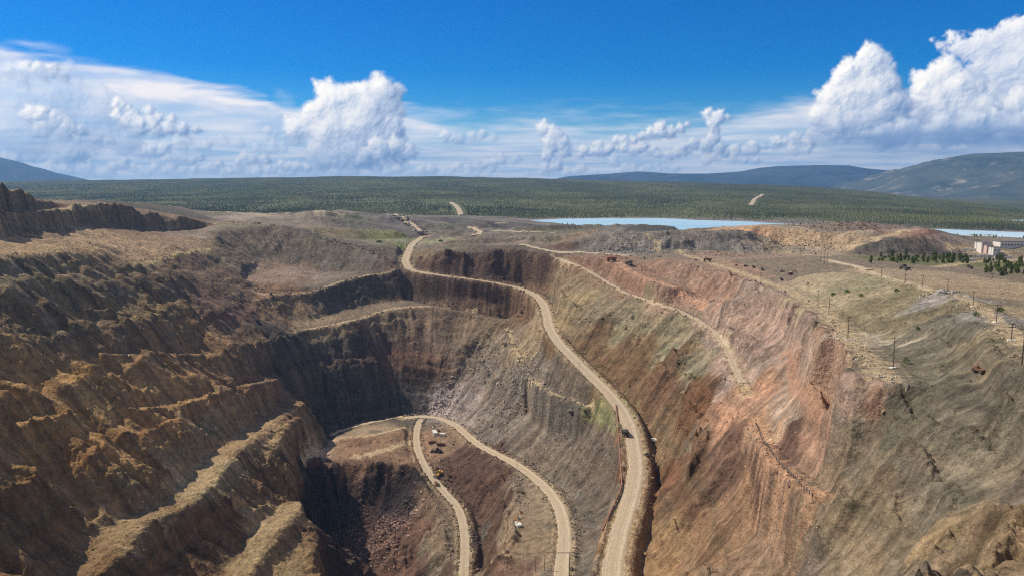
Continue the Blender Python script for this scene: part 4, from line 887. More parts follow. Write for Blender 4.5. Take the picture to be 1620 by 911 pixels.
def ribbon(name, c, w, lift=.08, drape=False):
    c = densify(c, 2.5); tg = np.gradient(c[:, :2], axis=0); tg /= np.linalg.norm(tg, axis=1)[:, None] + 1e-9
    nn = np.stack([-tg[:, 1], tg[:, 0]], 1); K = 13
    s = np.linspace(-1, 1, K); n = len(c)
    wob = 1 + .10 * fbm(np.arange(n) / 9.0, np.zeros(n) + 3.3, 3, 12)
    hw = (w / 2 * wob)[:, None] * s[None, :]
    X = c[:, 0:1] + nn[:, 0:1] * hw; Y = c[:, 1:2] + nn[:, 1:2] * hw
    if drape:
        Z = ground_z(X, Y) + lift - .9 * np.clip(np.abs(s[None, :]) - .55, 0, 1) / .45 * (.6 + .6 * fbm(X / 4, Y / 4, 2, 17))
    else:
        Z = c[:, 2:3] + lift - .5 * np.clip((np.abs(s[None, :]) - .7) / .3, 0, 1) ** 2 * (.7 + .9 * fbm(X / 4, Y / 4, 3, 17)) + .10 * fbm(X / 5, Y / 5, 2, 18)
    V = np.stack([X.ravel(), Y.ravel(), Z.ravel()], 1)
    o = mesh_np(name, V, quads(n, K), M_ROAD, True, {'across': hw.ravel()}); tag(o, kind='structure'); return o
for k, (w, c) in ROADC.items(): ribbon(k, c, w)

# ------------------------------------------------------------------ tracks
def track(name, px, w, lift=.45):
    return ribbon(name, [hit(u, v) for u, v in px], w, lift, True)
track('dirt_track', [(876,404),(912,419),(940,434),(966,450),(992,464),(1033,479),(1072,491),(1104,506),(1133,527),(1150,553),(1162,581),(1174,606)], 5.5)
track('dirt_track', [(824,387),(850,393),(874,398),(905,400),(930,401),(965,403),(998,405)], 8, .7)
track('dirt_track', [(778,366),(810,366.5),(845,367.5),(880,368.5)], 10, .9)
track('dirt_track', [(742,359),(752,362),(760,366),(758,370),(750,373)], 10, .9)
track('dirt_track', [(1306,411),(1318,413),(1334,417),(1352,421),(1375,428)], 7, .6)
track('dirt_track', [(669,371),(662,362),(652,354),(640,346),(626,339),(612,333)], 9, .9)
FT1 = [(714,321),(720,325),(726,332),(733,341)]; FT2 = [(1188,326),(1193,317),(1199,312),(1206,308)]
track('forest_track', FT1, 18, 2.0)
track('forest_track', FT2, 18, 2.0)

# ------------------------------------------------------------------ loose rock
def scatter_rocks():
    B, Fi = icos(1); n0 = len(B)
    pts = []
    r_ = np.random.default_rng(21)
    n = 260000
    X = r_.uniform(-420, 560, n); Y = 110 + (1.0 - r_.random(n) ** 1.0) * 900
    keep = np.abs(X / Y) < .72; X, Y = X[keep], Y[keep]
    sl = samp(SL, GN, X, Y); cl = fbm(X / 17, Y / 17, 3, 200)
    pr = sstep(.08, .35, sl) * sstep(1.1, .6, sl) * sstep(-.1, .7, cl) * np.clip(220 / Y, .05, 1) * .8
    k = r_.random(len(X)) < pr; X, Y = X[k], Y[k]
    sz = np.exp(r_.normal(-.75, .5, len(X))) * np.clip(Y / 420, .45, 1.6); pts.append((X, Y, sz, np.full(len(X), 1.25)))
    HOT = [(610,850,36,1300,1.5,2.9),(570,875,40,900,1.3,2.4),(640,820,20,400,1.4,2.6),(560,800,40,400,1.0,1.5),(500,715,14,400,1.5,1.9),(700,640,22,600,1.6,1.5),(820,590,36,900,1.5,1.5),(770,560,30,700,1.5,1.4),(860,720,50,900,1.2,1.35),(800,650,40,700,1.4,1.3),(900,790,30,500,1.0,1.4),
           (1220,700,26,600,.55,2.0),(1185,650,20,300,.55,1.9),(1300,620,40,450,.5,1.8),(1180,540,40,500,.7,1.8),(1160,840,40,700,.4,1.35),(1120,820,25,300,.4,1.3),(1480,465,22,350,.9,1.3),(1440,452,14,200,.8,1.3),(1520,482,16,200,.9,1.3),(1300,600,20,250,.55,1.4),
           (1270,385,50,700,1.6,1.0),(1200,388,30,400,1.4,1.0),(1340,359,50,700,2.0,1.0),(1000,388,50,900,1.5,1.15),(1080,395,40,600,1.3,1.1),(1150,402,50,700,1.0,1.05),(1030,460,30,250,.7,1.3),(1095,475,20,200,.8,1.3),(930,395,40,200,1.0,1.1),
           (820,800,12,260,.8,1.3),(690,670,10,200,.7,1.3),(750,850,10,350,.9,1.1),(1215,745,16,300,.35,1.5),(1500,530,40,300,.5,1.2),(1400,480,60,350,.5,1.25),(1560,470,50,400,.5,1.2),(940,720,30,400,.7,1.15),(880,660,30,400,.7,1.2),(1350,800,60,500,.25,1.3)]
    for u, v, r, cnt, size, br in HOT:
        p = hit(u, v); R = r * p[1] / F
        x = p[0] + r_.normal(size=cnt) * R * .7; y = p[1] + r_.normal(size=cnt) * R * .9
        rd = samp(RD, GN, x, y); k = (rd > 1.0) | (y > 1400)
        x, y = x[k], y[k]; pts.append((x, y, size * np.exp(r_.normal(-.25, .45, len(x))), np.full(len(x), br)))
    for w_, c_ in ROADC.values():                     # spilled rock along both shoulders
        q = r_.integers(0, len(c_) - 1, 1600); tg = c_[q + 1] - c_[q]; tg /= np.linalg.norm(tg[:, :2], axis=1)[:, None]; o_ = (w_ / 2 + np.abs(r_.normal(.2, 1.6, 1600))) * r_.choice((-1, 1), 1600)
        f_ = r_.random(1600)[:, None]; b_ = c_[q] * (1 - f_) + c_[q + 1] * f_
        pts.append((b_[:, 0] - tg[:, 1] * o_, b_[:, 1] + tg[:, 0] * o_, np.exp(r_.normal(-.55, .45, 1600)) * np.clip(b_[:, 1] / 500, .7, 2), np.full(1600, 1.185)))
    for nm, cnt, sz_ in (('r0', 1300, .75), ('c1', 1100, .9), ('c2', 900, 1.0), ('b1', 500, 1.3), ('b2', 900, 1.2), ('b2t', 900, 1.2), ('b3', 900, 1.2), ('b3t', 700, 1.4), ('l4', 700, .9), ('l4t', 900, .9), ('l2', 600, 1.0), ('l1t', 600, 1.1), ('l3b', 500, .9), ('l3c', 500, .8), ('m1', 500, .8), ('m1t', 700, .9), ('f3', 500, .9), ('c4', 400, .55), ('c4t', 500, .6), ('c1t', 900, .8), ('p1', 900, .9), ('d4t', 500, 1.8), ('d5t', 400, 1.5), ('d1t', 500, 1.5), ('pk2', 500, .9), ('t2', 600, .6)):
        c_ = densify([PT(*q) for q in LINES[nm]], 5); q = r_.integers(0, len(c_) - 1, cnt); f_ = r_.random(cnt)[:, None]; b_ = c_[q] * (1 - f_) + c_[q + 1] * f_
        cl = fbm(b_[:, 0] / 20, b_[:, 1] / 20, 2, 202) > -.15; b_ = b_[cl]
        pts.append((b_[:, 0] + r_.normal(0, 3.2, len(b_)), b_[:, 1] + r_.normal(0, 3.6, len(b_)), sz_ * np.exp(r_.normal(-.1, .5, len(b_))), np.full(len(b_), 1.22)))
    X, Y, SZ, BR = [np.concatenate([p[i] for p in pts]) for i in range(4)]
    rd = np.where(Y < 1480, samp(RD, GN, X, Y), 99); k = (rd > 1.5) | ((BR > 1.18) & (BR < 1.19)); X, Y, SZ, BR = X[k], Y[k], SZ[k], BR[k]
    Z = ground_z(X, Y); n = len(X); print('rocks', n)
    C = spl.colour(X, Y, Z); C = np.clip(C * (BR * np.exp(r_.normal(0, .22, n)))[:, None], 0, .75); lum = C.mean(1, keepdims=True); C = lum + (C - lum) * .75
    ax = r_.uniform(.6, 1.3, (n, 1, 3)); V = B[None] * ax * (1 + .28 * r_.normal(size=(n, n0, 1))) * SZ[:, None, None] * .5
    a = r_.uniform(0, 6.28, n); ca, sa = np.cos(a)[:, None], np.sin(a)[:, None]
    V = np.stack([V[..., 0] * ca - V[..., 1] * sa, V[..., 0] * sa + V[..., 1] * ca, V[..., 2]], -1)
    V += np.stack([X, Y, Z + SZ * .1], 1)[:, None, :]
    Fq = (Fi[None] + (np.arange(n) * n0)[:, None, None]).reshape(-1, 3)
    o = mesh_np('rubble', V.reshape(-1, 3), Fq, M_STONE, False, {'rock': np.repeat(C, n0, 0)}); tag(o, kind='stuff')
def icos(n):
    bm = bmesh.new(); bmesh.ops.create_icosphere(bm, subdivisions=n, radius=1)
    V = np.array([v.co[:] for v in bm.verts]); Fq = np.array([[v.index for v in f.verts] for f in bm.faces]); bm.free(); return V, Fq
def stone_mat():
    m, t, b = mat_new('loose_stone'); at = N(t, 'ShaderNodeAttribute', attribute_name='rock')
    L(t, at.outputs['Color'], b.inputs['Base Color']); b.inputs['Roughness'].default_value = .9; b.inputs['Specular IOR Level'].default_value = .2; return m
M_STONE = stone_mat()
scatter_rocks()
print('rocks', time.time() - T0)

# ------------------------------------------------------------------ the far forest, one mass of thousands of little crowns
def leaf_mat(name, c1, c2, sc):
    m, t, b = mat_new(name); ge = N(t, 'ShaderNodeNewGeometry')
    L(t, mixc(t, mr(t, nz(t, sc, 4, .6, ge.outputs['Position']), .35, .65, 0, 1), c1, c2), b.inputs['Base Color']); b.inputs['Roughness'].default_value = .8; b.inputs['Specular IOR Level'].default_value = .1
    return m
M_FOREST = leaf_mat('far_foliage', (.060, .075, .035), (.17, .18, .075), .0022)
def forest():
    r_ = np.random.default_rng(33); n = 190000
    a = r_.uniform(lat(-60, 300), lat(1680, 300), n); y = np.exp(r_.uniform(math.log(1330), math.log(6400), n)); x = a * y
    s = np.interp(a, _ra, _sy); R = np.interp(a, _ra, _ry)
    dn = fbm(x / 260, y / 520, 4, 210)
    lmk = samp(LM, GF, x, y) < .01
    k = lmk & (y > np.maximum(s - 550, 1330)) & (y < R) & (dn + r_.normal(0, .35, n) > -.25 + 1.15 * sstep(420, -500, y - s) + .5 * sstep(.2, .6, fbm(x / 500, y / 900, 3, 215))); x, y = x[k], y[k]; n = len(x)
    for pl in (FT1, FT2):
        pc = np.array([hit(*q) for q in pl]); dm = np.full(n, 1e9)
        for a0, b0 in zip(pc[:-1], pc[1:]):
            e = (b0 - a0)[:2]; tt = np.clip(((x - a0[0]) * e[0] + (y - a0[1]) * e[1]) / (e @ e), 0, 1); dm = np.minimum(dm, np.hypot(x - a0[0] - tt * e[0], y - a0[1] - tt * e[1]))
        kk = dm > 22; x, y = x[kk], y[kk]; n = len(x)
    z = ground_z(x, y); h = r_.uniform(2.5, 6.5, n) * (1 + .25 * fbm(x / 300, y / 300, 2, 211)); w = h * r_.uniform(.32, .6, n)
    K = 5; th = np.arange(K) * 2 * math.pi / K
    ring = np.stack([x[:, None] + w[:, None] * np.cos(th + x[:, None]), y[:, None] + w[:, None] * np.sin(th + x[:, None]), (z + h * .12)[:, None] + 0 * th], -1)
    top = np.stack([x, y, z + h], -1)[:, None]; V = np.concatenate([ring, top], 1)
    fi = np.array([[i, (i + 1) % K, K] for i in range(K)]); Fq = (fi[None] + (np.arange(n) * (K + 1))[:, None, None]).reshape(-1, 3)
    o = mesh_np('forest', V.reshape(-1, 3), Fq, M_FOREST, False); tag(o, kind='stuff'); print('forest', n)
forest()

# ------------------------------------------------------------------ builders for things
def empty(name, loc, rz=0, label=None, cat=None, group=None, scale=1):
    o = bpy.data.objects.new(name, None); COL.objects.link(o); o.location = loc; o.rotation_euler = (0, 0, rz); o.scale = (scale,) * 3
    return tag(o, label, cat, group)
class MB:
    def __init__(s): s.bm = bmesh.new()
    def box(s, c, d, rx=0, ry=0, rz=0, bev=0.0, taper=None):
        r = bmesh.ops.create_cube(s.bm, size=1); vs = r['verts']
        if taper:
            for v in vs:
                if v.co.z > 0: v.co.x *= taper[0]; v.co.y *= taper[1]
        M = Matrix.Translation(c) @ Matrix.Rotation(rz, 4, 'Z') @ Matrix.Rotation(ry, 4, 'Y') @ Matrix.Rotation(rx, 4, 'X') @ Matrix.Diagonal((*d, 1))
        bmesh.ops.transform(s.bm, matrix=M, verts=vs)
        if bev: bmesh.ops.bevel(s.bm, geom=list({e for v in vs for e in v.link_edges}), offset=bev, segments=2, affect='EDGES')
        return s
    def cyl(s, a, b, r1, r2=None, seg=12):
        a, b = Vector(a), Vector(b); d = b - a
        M = Matrix.Translation((a + b) / 2) @ d.to_track_quat('Z', 'Y').to_matrix().to_4x4()
        bmesh.ops.create_cone(s.bm, cap_ends=True, segments=seg, radius1=r1, radius2=r1 if r2 is None else r2, depth=d.length, matrix=M); return s
    def poly(s, pts, w, axis='x'):
        """side outline in the y-z plane, extruded across x to width w"""
        A = [s.bm.verts.new((-w / 2, y, z)) for y, z in pts]; B = [s.bm.verts.new((w / 2, y, z)) for y, z in pts]; n = len(pts)
        s.bm.faces.new(A); s.bm.faces.new(B[::-1])
        for i in range(n): s.bm.faces.new((A[(i + 1) % n], A[i], B[i], B[(i + 1) % n]))
        bmesh.ops.recalc_face_normals(s.bm, faces=s.bm.faces); return s
    def ico(s, c, r, sc=(1, 1, 1), jit=0, sub=2):
        r0 = bmesh.ops.create_icosphere(s.bm, subdivisions=sub, radius=1)
        for v in r0['verts']:
            k = r * (1 + jit * random.uniform(-1, 1)); v.co = Vector((v.co.x * k * sc[0] + c[0], v.co.y * k * sc[1] + c[1], v.co.z * k * sc[2] + c[2]))
        return s
    def build(s, name, mat, parent=None):
        me = bpy.data.meshes.new(name); s.bm.to_mesh(me); s.bm.free(); me.materials.append(mat)
        o = bpy.data.objects.new(name, me); COL.objects.link(o)
        if parent: o.parent = parent
        return o
def copy_tree(o, parent=None):
    c = o.copy(); COL.objects.link(c); c.parent = parent
    for ch in [x for x in list(COL.objects) if x.parent == o]: copy_tree(ch, c)
    return c
def paint(name, c, rough=.55, metal=0.0, dirt=.5, sc=1.2, dc=(.30, .23, .15)):
    m, t, b = mat_new(name); tc = N(t, 'ShaderNodeTexCoord')
    n = nz(t, sc, 6, .65, tc.outputs['Object'])
    L(t, mixc(t, mr(t, n, .42, .68, 0, dirt), c, dc), b.inputs['Base Color']); b.inputs['Roughness'].default_value = rough; b.inputs['Metallic'].default_value = metal
    return m
P = dict(red=paint('dusty_red_paint', (.32, .035, .02)), grey=paint('dusty_grey_paint', (.20, .20, .20)), dark=paint('dark_dirty_metal', (.035, .032, .03), dirt=.35),
         white=paint('dusty_white_paint', (.72, .70, .66), dirt=.35), yellow=paint('worn_yellow_paint', (.62, .34, .03), dirt=.35), orange=paint('worn_orange_paint', (.60, .20, .03)),
         rubber=paint('dusty_rubber', (.02, .02, .02), .85, dirt=.4), glass=paint('dark_glass', (.03, .04, .05), .15, dirt=.1), rust=paint('rusty_iron', (.16, .06, .03), .9, dirt=.4),
         wood=paint('weathered_wood', (.10, .07, .05), .9, dirt=.3, sc=3, dc=(.2, .17, .13)), conc=paint('pale_concrete', (.74, .71, .66), .9, dirt=.35, sc=.6), pinkc=paint('pinkish_render', (.60, .46, .42), .9, dirt=.3, sc=.3),
         roof=paint('grey_roofing_felt', (.14, .13, .13), .9, dirt=.3, sc=.4), pipe=paint('red_brown_pipe', (.30, .12, .08), .7, dirt=.5, sc=.4), steel=paint('dull_steel', (.30, .30, .31), .5, .3))
def at(u, v): return Vector(hit(u, v))
def wheel(root, c, r, w):
    t = MB().cyl((c[0] - w / 2, c[1], c[2]), (c[0] + w / 2, c[1], c[2]), r, seg=18).build('wheel', P['rubber'], root)
    MB().cyl((c[0] - w / 2 - .04, c[1], c[2]), (c[0] + w / 2 + .04, c[1], c[2]), r * .5, seg=12).build('rim', P['steel'], t)
def dump_truck(loc, rz, label, paintm, bedm, sc=1.0, raised=0.0):
    """a rigid haul truck: bed over the rear axle, cab at the left front, nose along +y"""
    o = empty('dump_truck', loc, rz, label, 'dump truck', None, sc)
    MB().box((0, -.3, 1.35), (1.5, 7.8, .5), bev=.05).box((0, 3.3, 1.6), (2.9, 1.5, 1.3), bev=.12).box((0, 4.05, 1.1), (3.3, .3, .5), bev=.05).build('chassis', paintm, o)
    b = MB().poly([(-4.6, 2.2), (-3.8, 1.9), (.8, 1.9), (1.9, 3.0), (4.2, 3.35), (4.2, 3.55), (1.7, 3.6), (1.6, 4.0), (-4.7, 3.2)], 3.7)
    b.build('dump_body', bedm, o)
    MB().box((0, -1.2, 3.55), (3.3, 4.6, .7), taper=(.7, .6)).build('load', M_LOAD, o)
    c = MB().box((-.85, 3.0, 2.75), (1.5, 1.4, 1.1), bev=.06).build('cab', paintm, o)
    MB().box((-.85, 3.715, 2.85), (1.2, .03, .6)).build('windscreen', P['glass'], c)
    MB().box((-1.615, 3.0, 2.9), (.03, .9, .5)).build('side_window', P['glass'], c)
    for sx in (-1, 1):
        wheel(o, (sx * 1.5, 2.6, .95), .95, .6); wheel(o, (sx * 1.35, -2.6, .95), .95, 1.1)
        MB().cyl((sx * 1.2, 4.05, 1.5), (sx * 1.2, 4.12, 1.5), .16).build('headlight', P['white'], o)
    return o
M_LOAD = paint('heap_of_broken_rock', (.20, .16, .12), .95, dirt=.7)
def excavator(loc, rz, label, bodym, boomm, sc=1.0, name='excavator'):
    o = empty(name, loc, rz, label, 'excavator', None, sc)
    for sx in (-1, 1):
        MB().poly([(-2.1, .25), (-1.8, 0), (1.8, 0), (2.1, .25), (2.1, .7), (1.8, .95), (-1.8, .95), (-2.1, .7)], .6).build('track', P['rubber'], o).location = (sx * 1.3, 0, 0)
    MB().box((0, -.4, 1.75), (2.8, 3.8, 1.3), bev=.12).box((0, -2.0, 1.7), (2.7, .8, 1.1), bev=.1).build('engine_house', bodym, o)
    c = MB().box((-.85, 1.1, 2.0), (1.05, 1.6, 1.7), bev=.08).build('cab', P['white'], o)
    MB().box((-.85, 1.915, 2.25), (.85, .03, 1.0)).build('windscreen', P['glass'], c)
    MB().box((.3, 2.6, 3.2), (.45, 3.4, .6), rx=math.radians(32), bev=.04).box((.3, 4.9, 3.75), (.42, 2.0, .5), rx=math.radians(-22), bev=.04).build('boom', boomm, o)
    a = MB().box((.3, 5.9, 2.3), (.35, .45, 2.8), rx=math.radians(-12), bev=.04).build('arm', boomm, o)
    MB().poly([(5.2, .1), (6.2, 0), (6.6, .6), (6.4, 1.2), (5.9, 1.0), (5.4, .7)], 1.3).build('bucket', P['dark'], o).location = (.3, 0, 0)
    return o
def loader(loc, rz, label, m, sc=1.0):
    o = empty('wheel_loader', loc, rz, label, 'wheel loader', None, sc)
    MB().box((0, -1.5, 1.5), (2.2, 3.0, 1.2), bev=.12).box((0, 1.0, 1.2), (1.3, 2.4, .7), bev=.06).build('body', m, o)
    c = MB().box((0, -.1, 2.6), (1.6, 1.5, 1.4), bev=.08).build('cab', m, o); MB().box((0, .665, 2.7), (1.3, .03, .9)).build('windscreen', P['glass'], c)
    MB().box((-.7, 2.7, 1.1), (.25, 2.4, .35), rx=-.3).box((.7, 2.7, 1.1), (.25, 2.4, .35), rx=-.3).build('lift_arm', m, o)
    MB().poly([(3.5, .1), (4.7, .1), (4.3, .5), (4.1, 1.3), (3.6, 1.2)], 2.8).build('bucket', P['dark'], o)
    for sx in (-1, 1):
        for y in (-1.7, 1.5): wheel(o, (sx * 1.15, y, .8), .8, .6)
    return o
def van(loc, rz, label, m):
    o = empty('van', loc, rz, label, 'van')
    MB().poly([(-2.6, .4), (2.5, .4), (2.6, 1.1), (1.7, 1.35), (1.2, 2.2), (-2.6, 2.3)], 1.95).build('body', m, o)
    MB().box((0, 1.47, 1.78), (1.7, .04, .85), rx=math.radians(30)).build('windscreen', P['glass'], o)
    for sx in (-1, 1):
        for y in (-1.6, 1.6): wheel(o, (sx * .9, y, .36), .36, .25)
    return o

# vehicles on the roads and benches
dump_truck(at(967,413.5), math.radians(100), 'red dump truck at the start of the pink bench, left of the grey one', P['red'], P['red'], 1.35)
dump_truck(at(995,419.5), math.radians(-160), 'grey dump truck on the pink bench, right of the red one', P['grey'], P['dark'], 1.25)
dump_truck(at(989,688), math.radians(-172), 'dark haul truck driving down the haul road beside the red brown pipe', P['dark'], P['dark'], 1.05)
excavator(at(1036,700), math.radians(60), 'pale excavator with a dark boom parked against the wall beside the haul road', P['white'], P['dark'], 1.25)
excavator(at(820,834), math.radians(20), 'white and orange excavator at the lower end of the bench between the pit roads', P['white'], P['orange'], 1.3)
loader(at(695,752), math.radians(150), 'yellow wheel loader by the bend of the lowest road', P['yellow'], 1.5)
loader(at(692,716), math.radians(80), 'black loader standing below the red brown fuel tanks on the pit bench', P['dark'], 1.5)
dump_truck(at(1119,414), math.radians(80), 'rusty brown truck at the foot of the grey rubble slope on the upper terrace', P['rust'], P['rust'], 1.0)
excavator(at(1251,435), math.radians(-70), 'rust coloured excavator standing alone on the terrace above the rim', P['rust'], P['rust'], .95)
loader(at(1024,722), math.radians(10), 'small dark loader on the haul road verge below the pale excavator', P['dark'], .8)
van(at(687,373.5), math.radians(60), 'white van at the top of the haul road beside the green bush patch', P['white'])

# pit bench camp
def container(loc, rz, label, m, d=(2.5, 6, 2.6)):
    o = empty('site_container', loc, rz, label, 'container')
    b = MB().box((0, 0, d[2] / 2 + .1), d, bev=.04)
    for k in range(int(d[1] / .5)): 
        for sx in (-1, 1): b.box((sx * (d[0] / 2 + .03), -d[1] / 2 + .25 + k * .5, d[2] / 2 + .1), (.06, .2, d[2] * .9))
    b.build('shell', m, o); MB().box((0, d[1] / 2 + .03, d[2] / 2), (1.0, .05, 2.0)).build('door', P['steel'], o)
    MB().box((0, -d[1] / 2 - .03, d[2] / 2 + .4), (1.0, .04, .7)).build('window', P['glass'], o)
    return o
container(at(688,688), .3, 'white site container, the upper one on the pit bottom bench', P['white'], (4, 10, 3.6))
container(at(700,690), 1.2, 'small white cabin right of the white site container on the pit bottom bench', P['white'], (3, 6, 3))
def tank(loc, rz, label):
    o = empty('fuel_tank', loc, rz, label, 'tank')
    MB().cyl((-4, 0, 1.7), (4, 0, 1.7), 1.3, seg=20).build('vessel', P['rust'], o)
    for x in (-2.6, 2.6): MB().box((x, 0, .35), (.4, 2.2, .9)).build('saddle', P['dark'], o)
    MB().cyl((0, 0, 2.9), (0, 0, 3.3), .35).build('hatch', P['dark'], o)
tank(at(684,701), .15, 'horizontal red brown fuel tank, the left one below the white container')
tank(at(697,704), -.1, 'horizontal red brown fuel tank, the right one below the white container')
def crate(loc, rz, label, m, d):
    o = empty('equipment_box', loc, rz, label, 'box')
    MB().box((0, 0, d[2] / 2), d, bev=.05).build('case', m, o); MB().box((0, 0, d[2] + .04), (d[0] * 1.06, d[1] * 1.06, .1)).build('lid', P['dark'], o)
crate(at(690,741), .2, 'yellow equipment box just above the yellow wheel loader', P['yellow'], (2.4, 3, 1.8)); crate(at(696,728), .8, 'white equipment box halfway between the tanks and the yellow loader', P['white'], (2, 2.6, 1.6)); crate(at(702,760), .4, 'yellow box on the verge just below the yellow loader', P['yellow'], (1.8, 2.2, 1.2))
crate(at(824,812), .3, 'orange equipment box just above the white and orange excavator', P['orange'], (1.6, 2, 1.4)); crate(at(822,796), .1, 'pale equipment box farthest up the bench above the excavator', P['white'], (1.4, 1.8, 1.2))

crate(at(686,676), .4, 'pale equipment box above the white site container on the pit bench', P['conc'], (2.2, 3, 1.8)); crate(at(826,780), .2, 'rusty equipment box on the bench right of the upper pit road pole', P['rust'], (2, 2.6, 1.6))
dump_truck(at(690,767), math.radians(190), 'small yellow truck parked on the inner verge below the yellow loader', P['yellow'], P['rust'], .75)
crate(at(819,822), .5, 'white equipment box touching the back of the white and orange excavator', P['white'], (2, 2.4, 1.6)); crate(at(694,683), .9, 'small rusty box between the two white containers', P['rust'], (1.8, 2.4, 1.6))

# ------------------------------------------------------------------ power poles
def pole_proto(h, arms, plate):
    o = empty('power_pole', (0, 0, 0))
    MB().cyl((0, 0, -.5), (0, 0, h), .20, .13, seg=10).build('pole', P['wood'], o)
    for k in range(arms):
        a = MB().box((0, 0, h - .5 - 1.1 * k), (2.4, .16, .16)).build('crossarm', P['wood'], o)
        for x in (-1.05, 0 if k else .35, 1.05): MB().cyl((x, 0, h - .42 - 1.1 * k), (x, 0, h - .12 - 1.1 * k), .07, .10, 8).build('insulator', P['dark'], a)
    if plate: MB().box((0, 0, .15), (2.6, 1.6, .4), bev=.05).build('footing', P['conc'], o)
    return o
POLES = [ # base pixel, height in metres, arms, footing, group, label
 (1413,582,12,2,1,'terrace', 'tall power pole on the terrace beside the lone green bush'),
 (1341,538,11.5,2,1,'terrace', 'tall power pole on the terrace, next one back from the pole by the bush'),
 (1311,497,9.5,1,0,'terrace', 'thin power pole on the terrace, third back from the pole by the bush'),
 (1294,483,10,1,0,'terrace', 'thin power pole on the terrace, fourth back from the pole by the bush'),
 (1203,451,10,1,0,'terrace', 'leaning power pole at the left edge of the terrace near the rim'),
 (1394,438,7,1,0,'ridge', 'short power pole at the far end of the ridge road'),
 (1432,447,8,1,0,'ridge', 'second power pole along the ridge road counted from its far end'),
 (1459,453,7,1,1,'ridge', 'third power pole along the ridge road, on a pale footing'),
 (1499,464,8,1,0,'ridge', 'fourth power pole along the ridge road counted from its far end'),
 (1539,485,7.5,1,1,'ridge', 'fifth power pole along the ridge road, on a pale footing'),
 (1576,510,7.5,1,1,'ridge', 'sixth power pole along the ridge road, on a wide pale footing'),
 (1600,539,6.5,2,1,'ridge', 'double armed power pole near the right edge, on a pale footing'),
 (1616,580,12,2,0,'ridge', 'nearest and tallest power pole at the right edge'),
 (1266,404,11,1,0,'plain', 'lone power pole on the flat in front of the tan spoil heap'),
 (1298,414,13,1,0,'plain', 'left one of the three close power poles by the start of the ridge road'),
 (1304,417,13,2,0,'plain', 'middle one of the three close power poles by the start of the ridge road'),
 (1309,413,13,1,0,'plain', 'right one of the three close power poles by the start of the ridge road'),
 (1543,412,20,2,0,'plain', 'tallest power pole, in front of the pinkish building'),
 (1567,410,14,1,0,'plain', 'power pole between the pinkish building and the small white house'),
 (1570,440,12,1,0,'plain', 'power pole in the scrub below the small white house'),
 (916,592,11,1,0,'pit', 'power pole on the outer edge of the haul road halfway down'),
 (818,748,12,1,0,'pit', 'power pole on the outer edge of the upper pit road'),
 (657,735,9,1,0,'pit', 'thin power pole where the lowest road leaves the pit bench'),
 (847,905,10,1,0,'pit', 'left one of two thin power poles at the bottom edge beside the pit road'),
 (861,903,10,1,0,'pit', 'right one of two thin power poles at the bottom edge beside the pit road'),
 (680,667,8,1,0,'pit', 'short power pole beside the pit road above the white container'),
 (712,664,8,1,0,'pit', 'short power pole on the bend of the pit road at the back of the bench'),
]
for u, v, h, a, pl, g, lb in POLES:
    o = pole_proto(h, a, pl); o.location = at(u, v); o.rotation_euler = (random.uniform(-.02, .02), random.uniform(-.03, .03), random.uniform(-.5, .5))
    tag(o, lb, 'power pole', 'power poles ' + {'terrace': 'on the terrace above the rim', 'ridge': 'along the ridge road', 'plain': 'on the flat ground behind', 'pit': 'down in the pit'}[g])
# cable gantry over the pit road
g = empty('cable_gantry', at(901,911), 0, 'dark T shaped cable gantry over the pit road at the bottom edge', 'gantry')
MB().cyl((0, 0, -1), (0, 0, 14), .3, .22, 10).build('post', P['dark'], g); MB().box((-4.5, 0, 14), (19, .22, .3)).build('crossbar', P['dark'], g)
MB().cyl((0, 0, 11), (3.5, 0, 14), .1, .1, 8).build('brace', P['dark'], g)

# ------------------------------------------------------------------ pipeline beside the haul road
def pipeline():
    px = [(974,641),(975,652),(977,668),(978,690),(980,712),(981,733),(983,752),(984,768),(979,784),(971,802),(962,822),(953,842)]
    c = densify([hit(u, v) for u, v in px], 3.0); c[:, 2] = ground_z(c[:, 0], c[:, 1]) + 1.2
    for _ in range(6): c[1:-1, 2] = (c[:-2, 2] + c[1:-1, 2] * 2 + c[2:, 2]) / 4
    o = empty('pipeline', tuple(c[0]), 0, 'long red brown pipe on low trestles along the outer edge of the haul road', 'pipeline')
    m = MB(); q = c - c[0]
    for a, b in zip(q[:-1], q[1:]): m.cyl(tuple(a), tuple(b), .38, seg=10)
    m.build('pipe', P['pipe'], o)
    for k in range(3, len(q) - 1, 6):
        p = q[k]; t = MB().box((0, 0, -1.1), (.25, .25, 2.0)).box((0, 0, -.35), (1.6, .25, .2)).build('trestle', P['wood'], o); t.location = tuple(p)
pipeline()
# fences: posts and two wires along the benches
def fence(name, px, label, step, h=1.3):
    c = densify([hit(u, v) for u, v in px], step); c[:, 2] = ground_z(c[:, 0], c[:, 1])
    o = empty(name, tuple(c[0]), 0, label, 'fence'); q = c - c[0]; proto = None
    for p in q[:90]:
        if proto is None: proto = MB().box((0, 0, h / 2), (.28, .28, h + .4)).build('post', P['wood'], o); t = proto
        else: t = proto.copy(); COL.objects.link(t)
        t.location = tuple(p)
    m = MB()
    for a, b in zip(q[:90][:-1], q[1:90]):
        for z in (h * .5, h * .95): m.cyl((a[0], a[1], a[2] + z), (b[0], b[1], b[2] + z), .05, seg=5)
    m.build('wire', P['steel'], o)
fence('fence', [(1195,668),(1203,690),(1220,718),(1240,742),(1262,765),(1285,786)], 'fence of dark posts on the ledge in the lower middle of the right wall', 3.2)
fence('fence', [(940,432),(966,447),(992,461),(1033,476),(1072,488),(1104,503),(1133,524)], 'post fence on the outer edge of the dirt track above the haul road', 6)

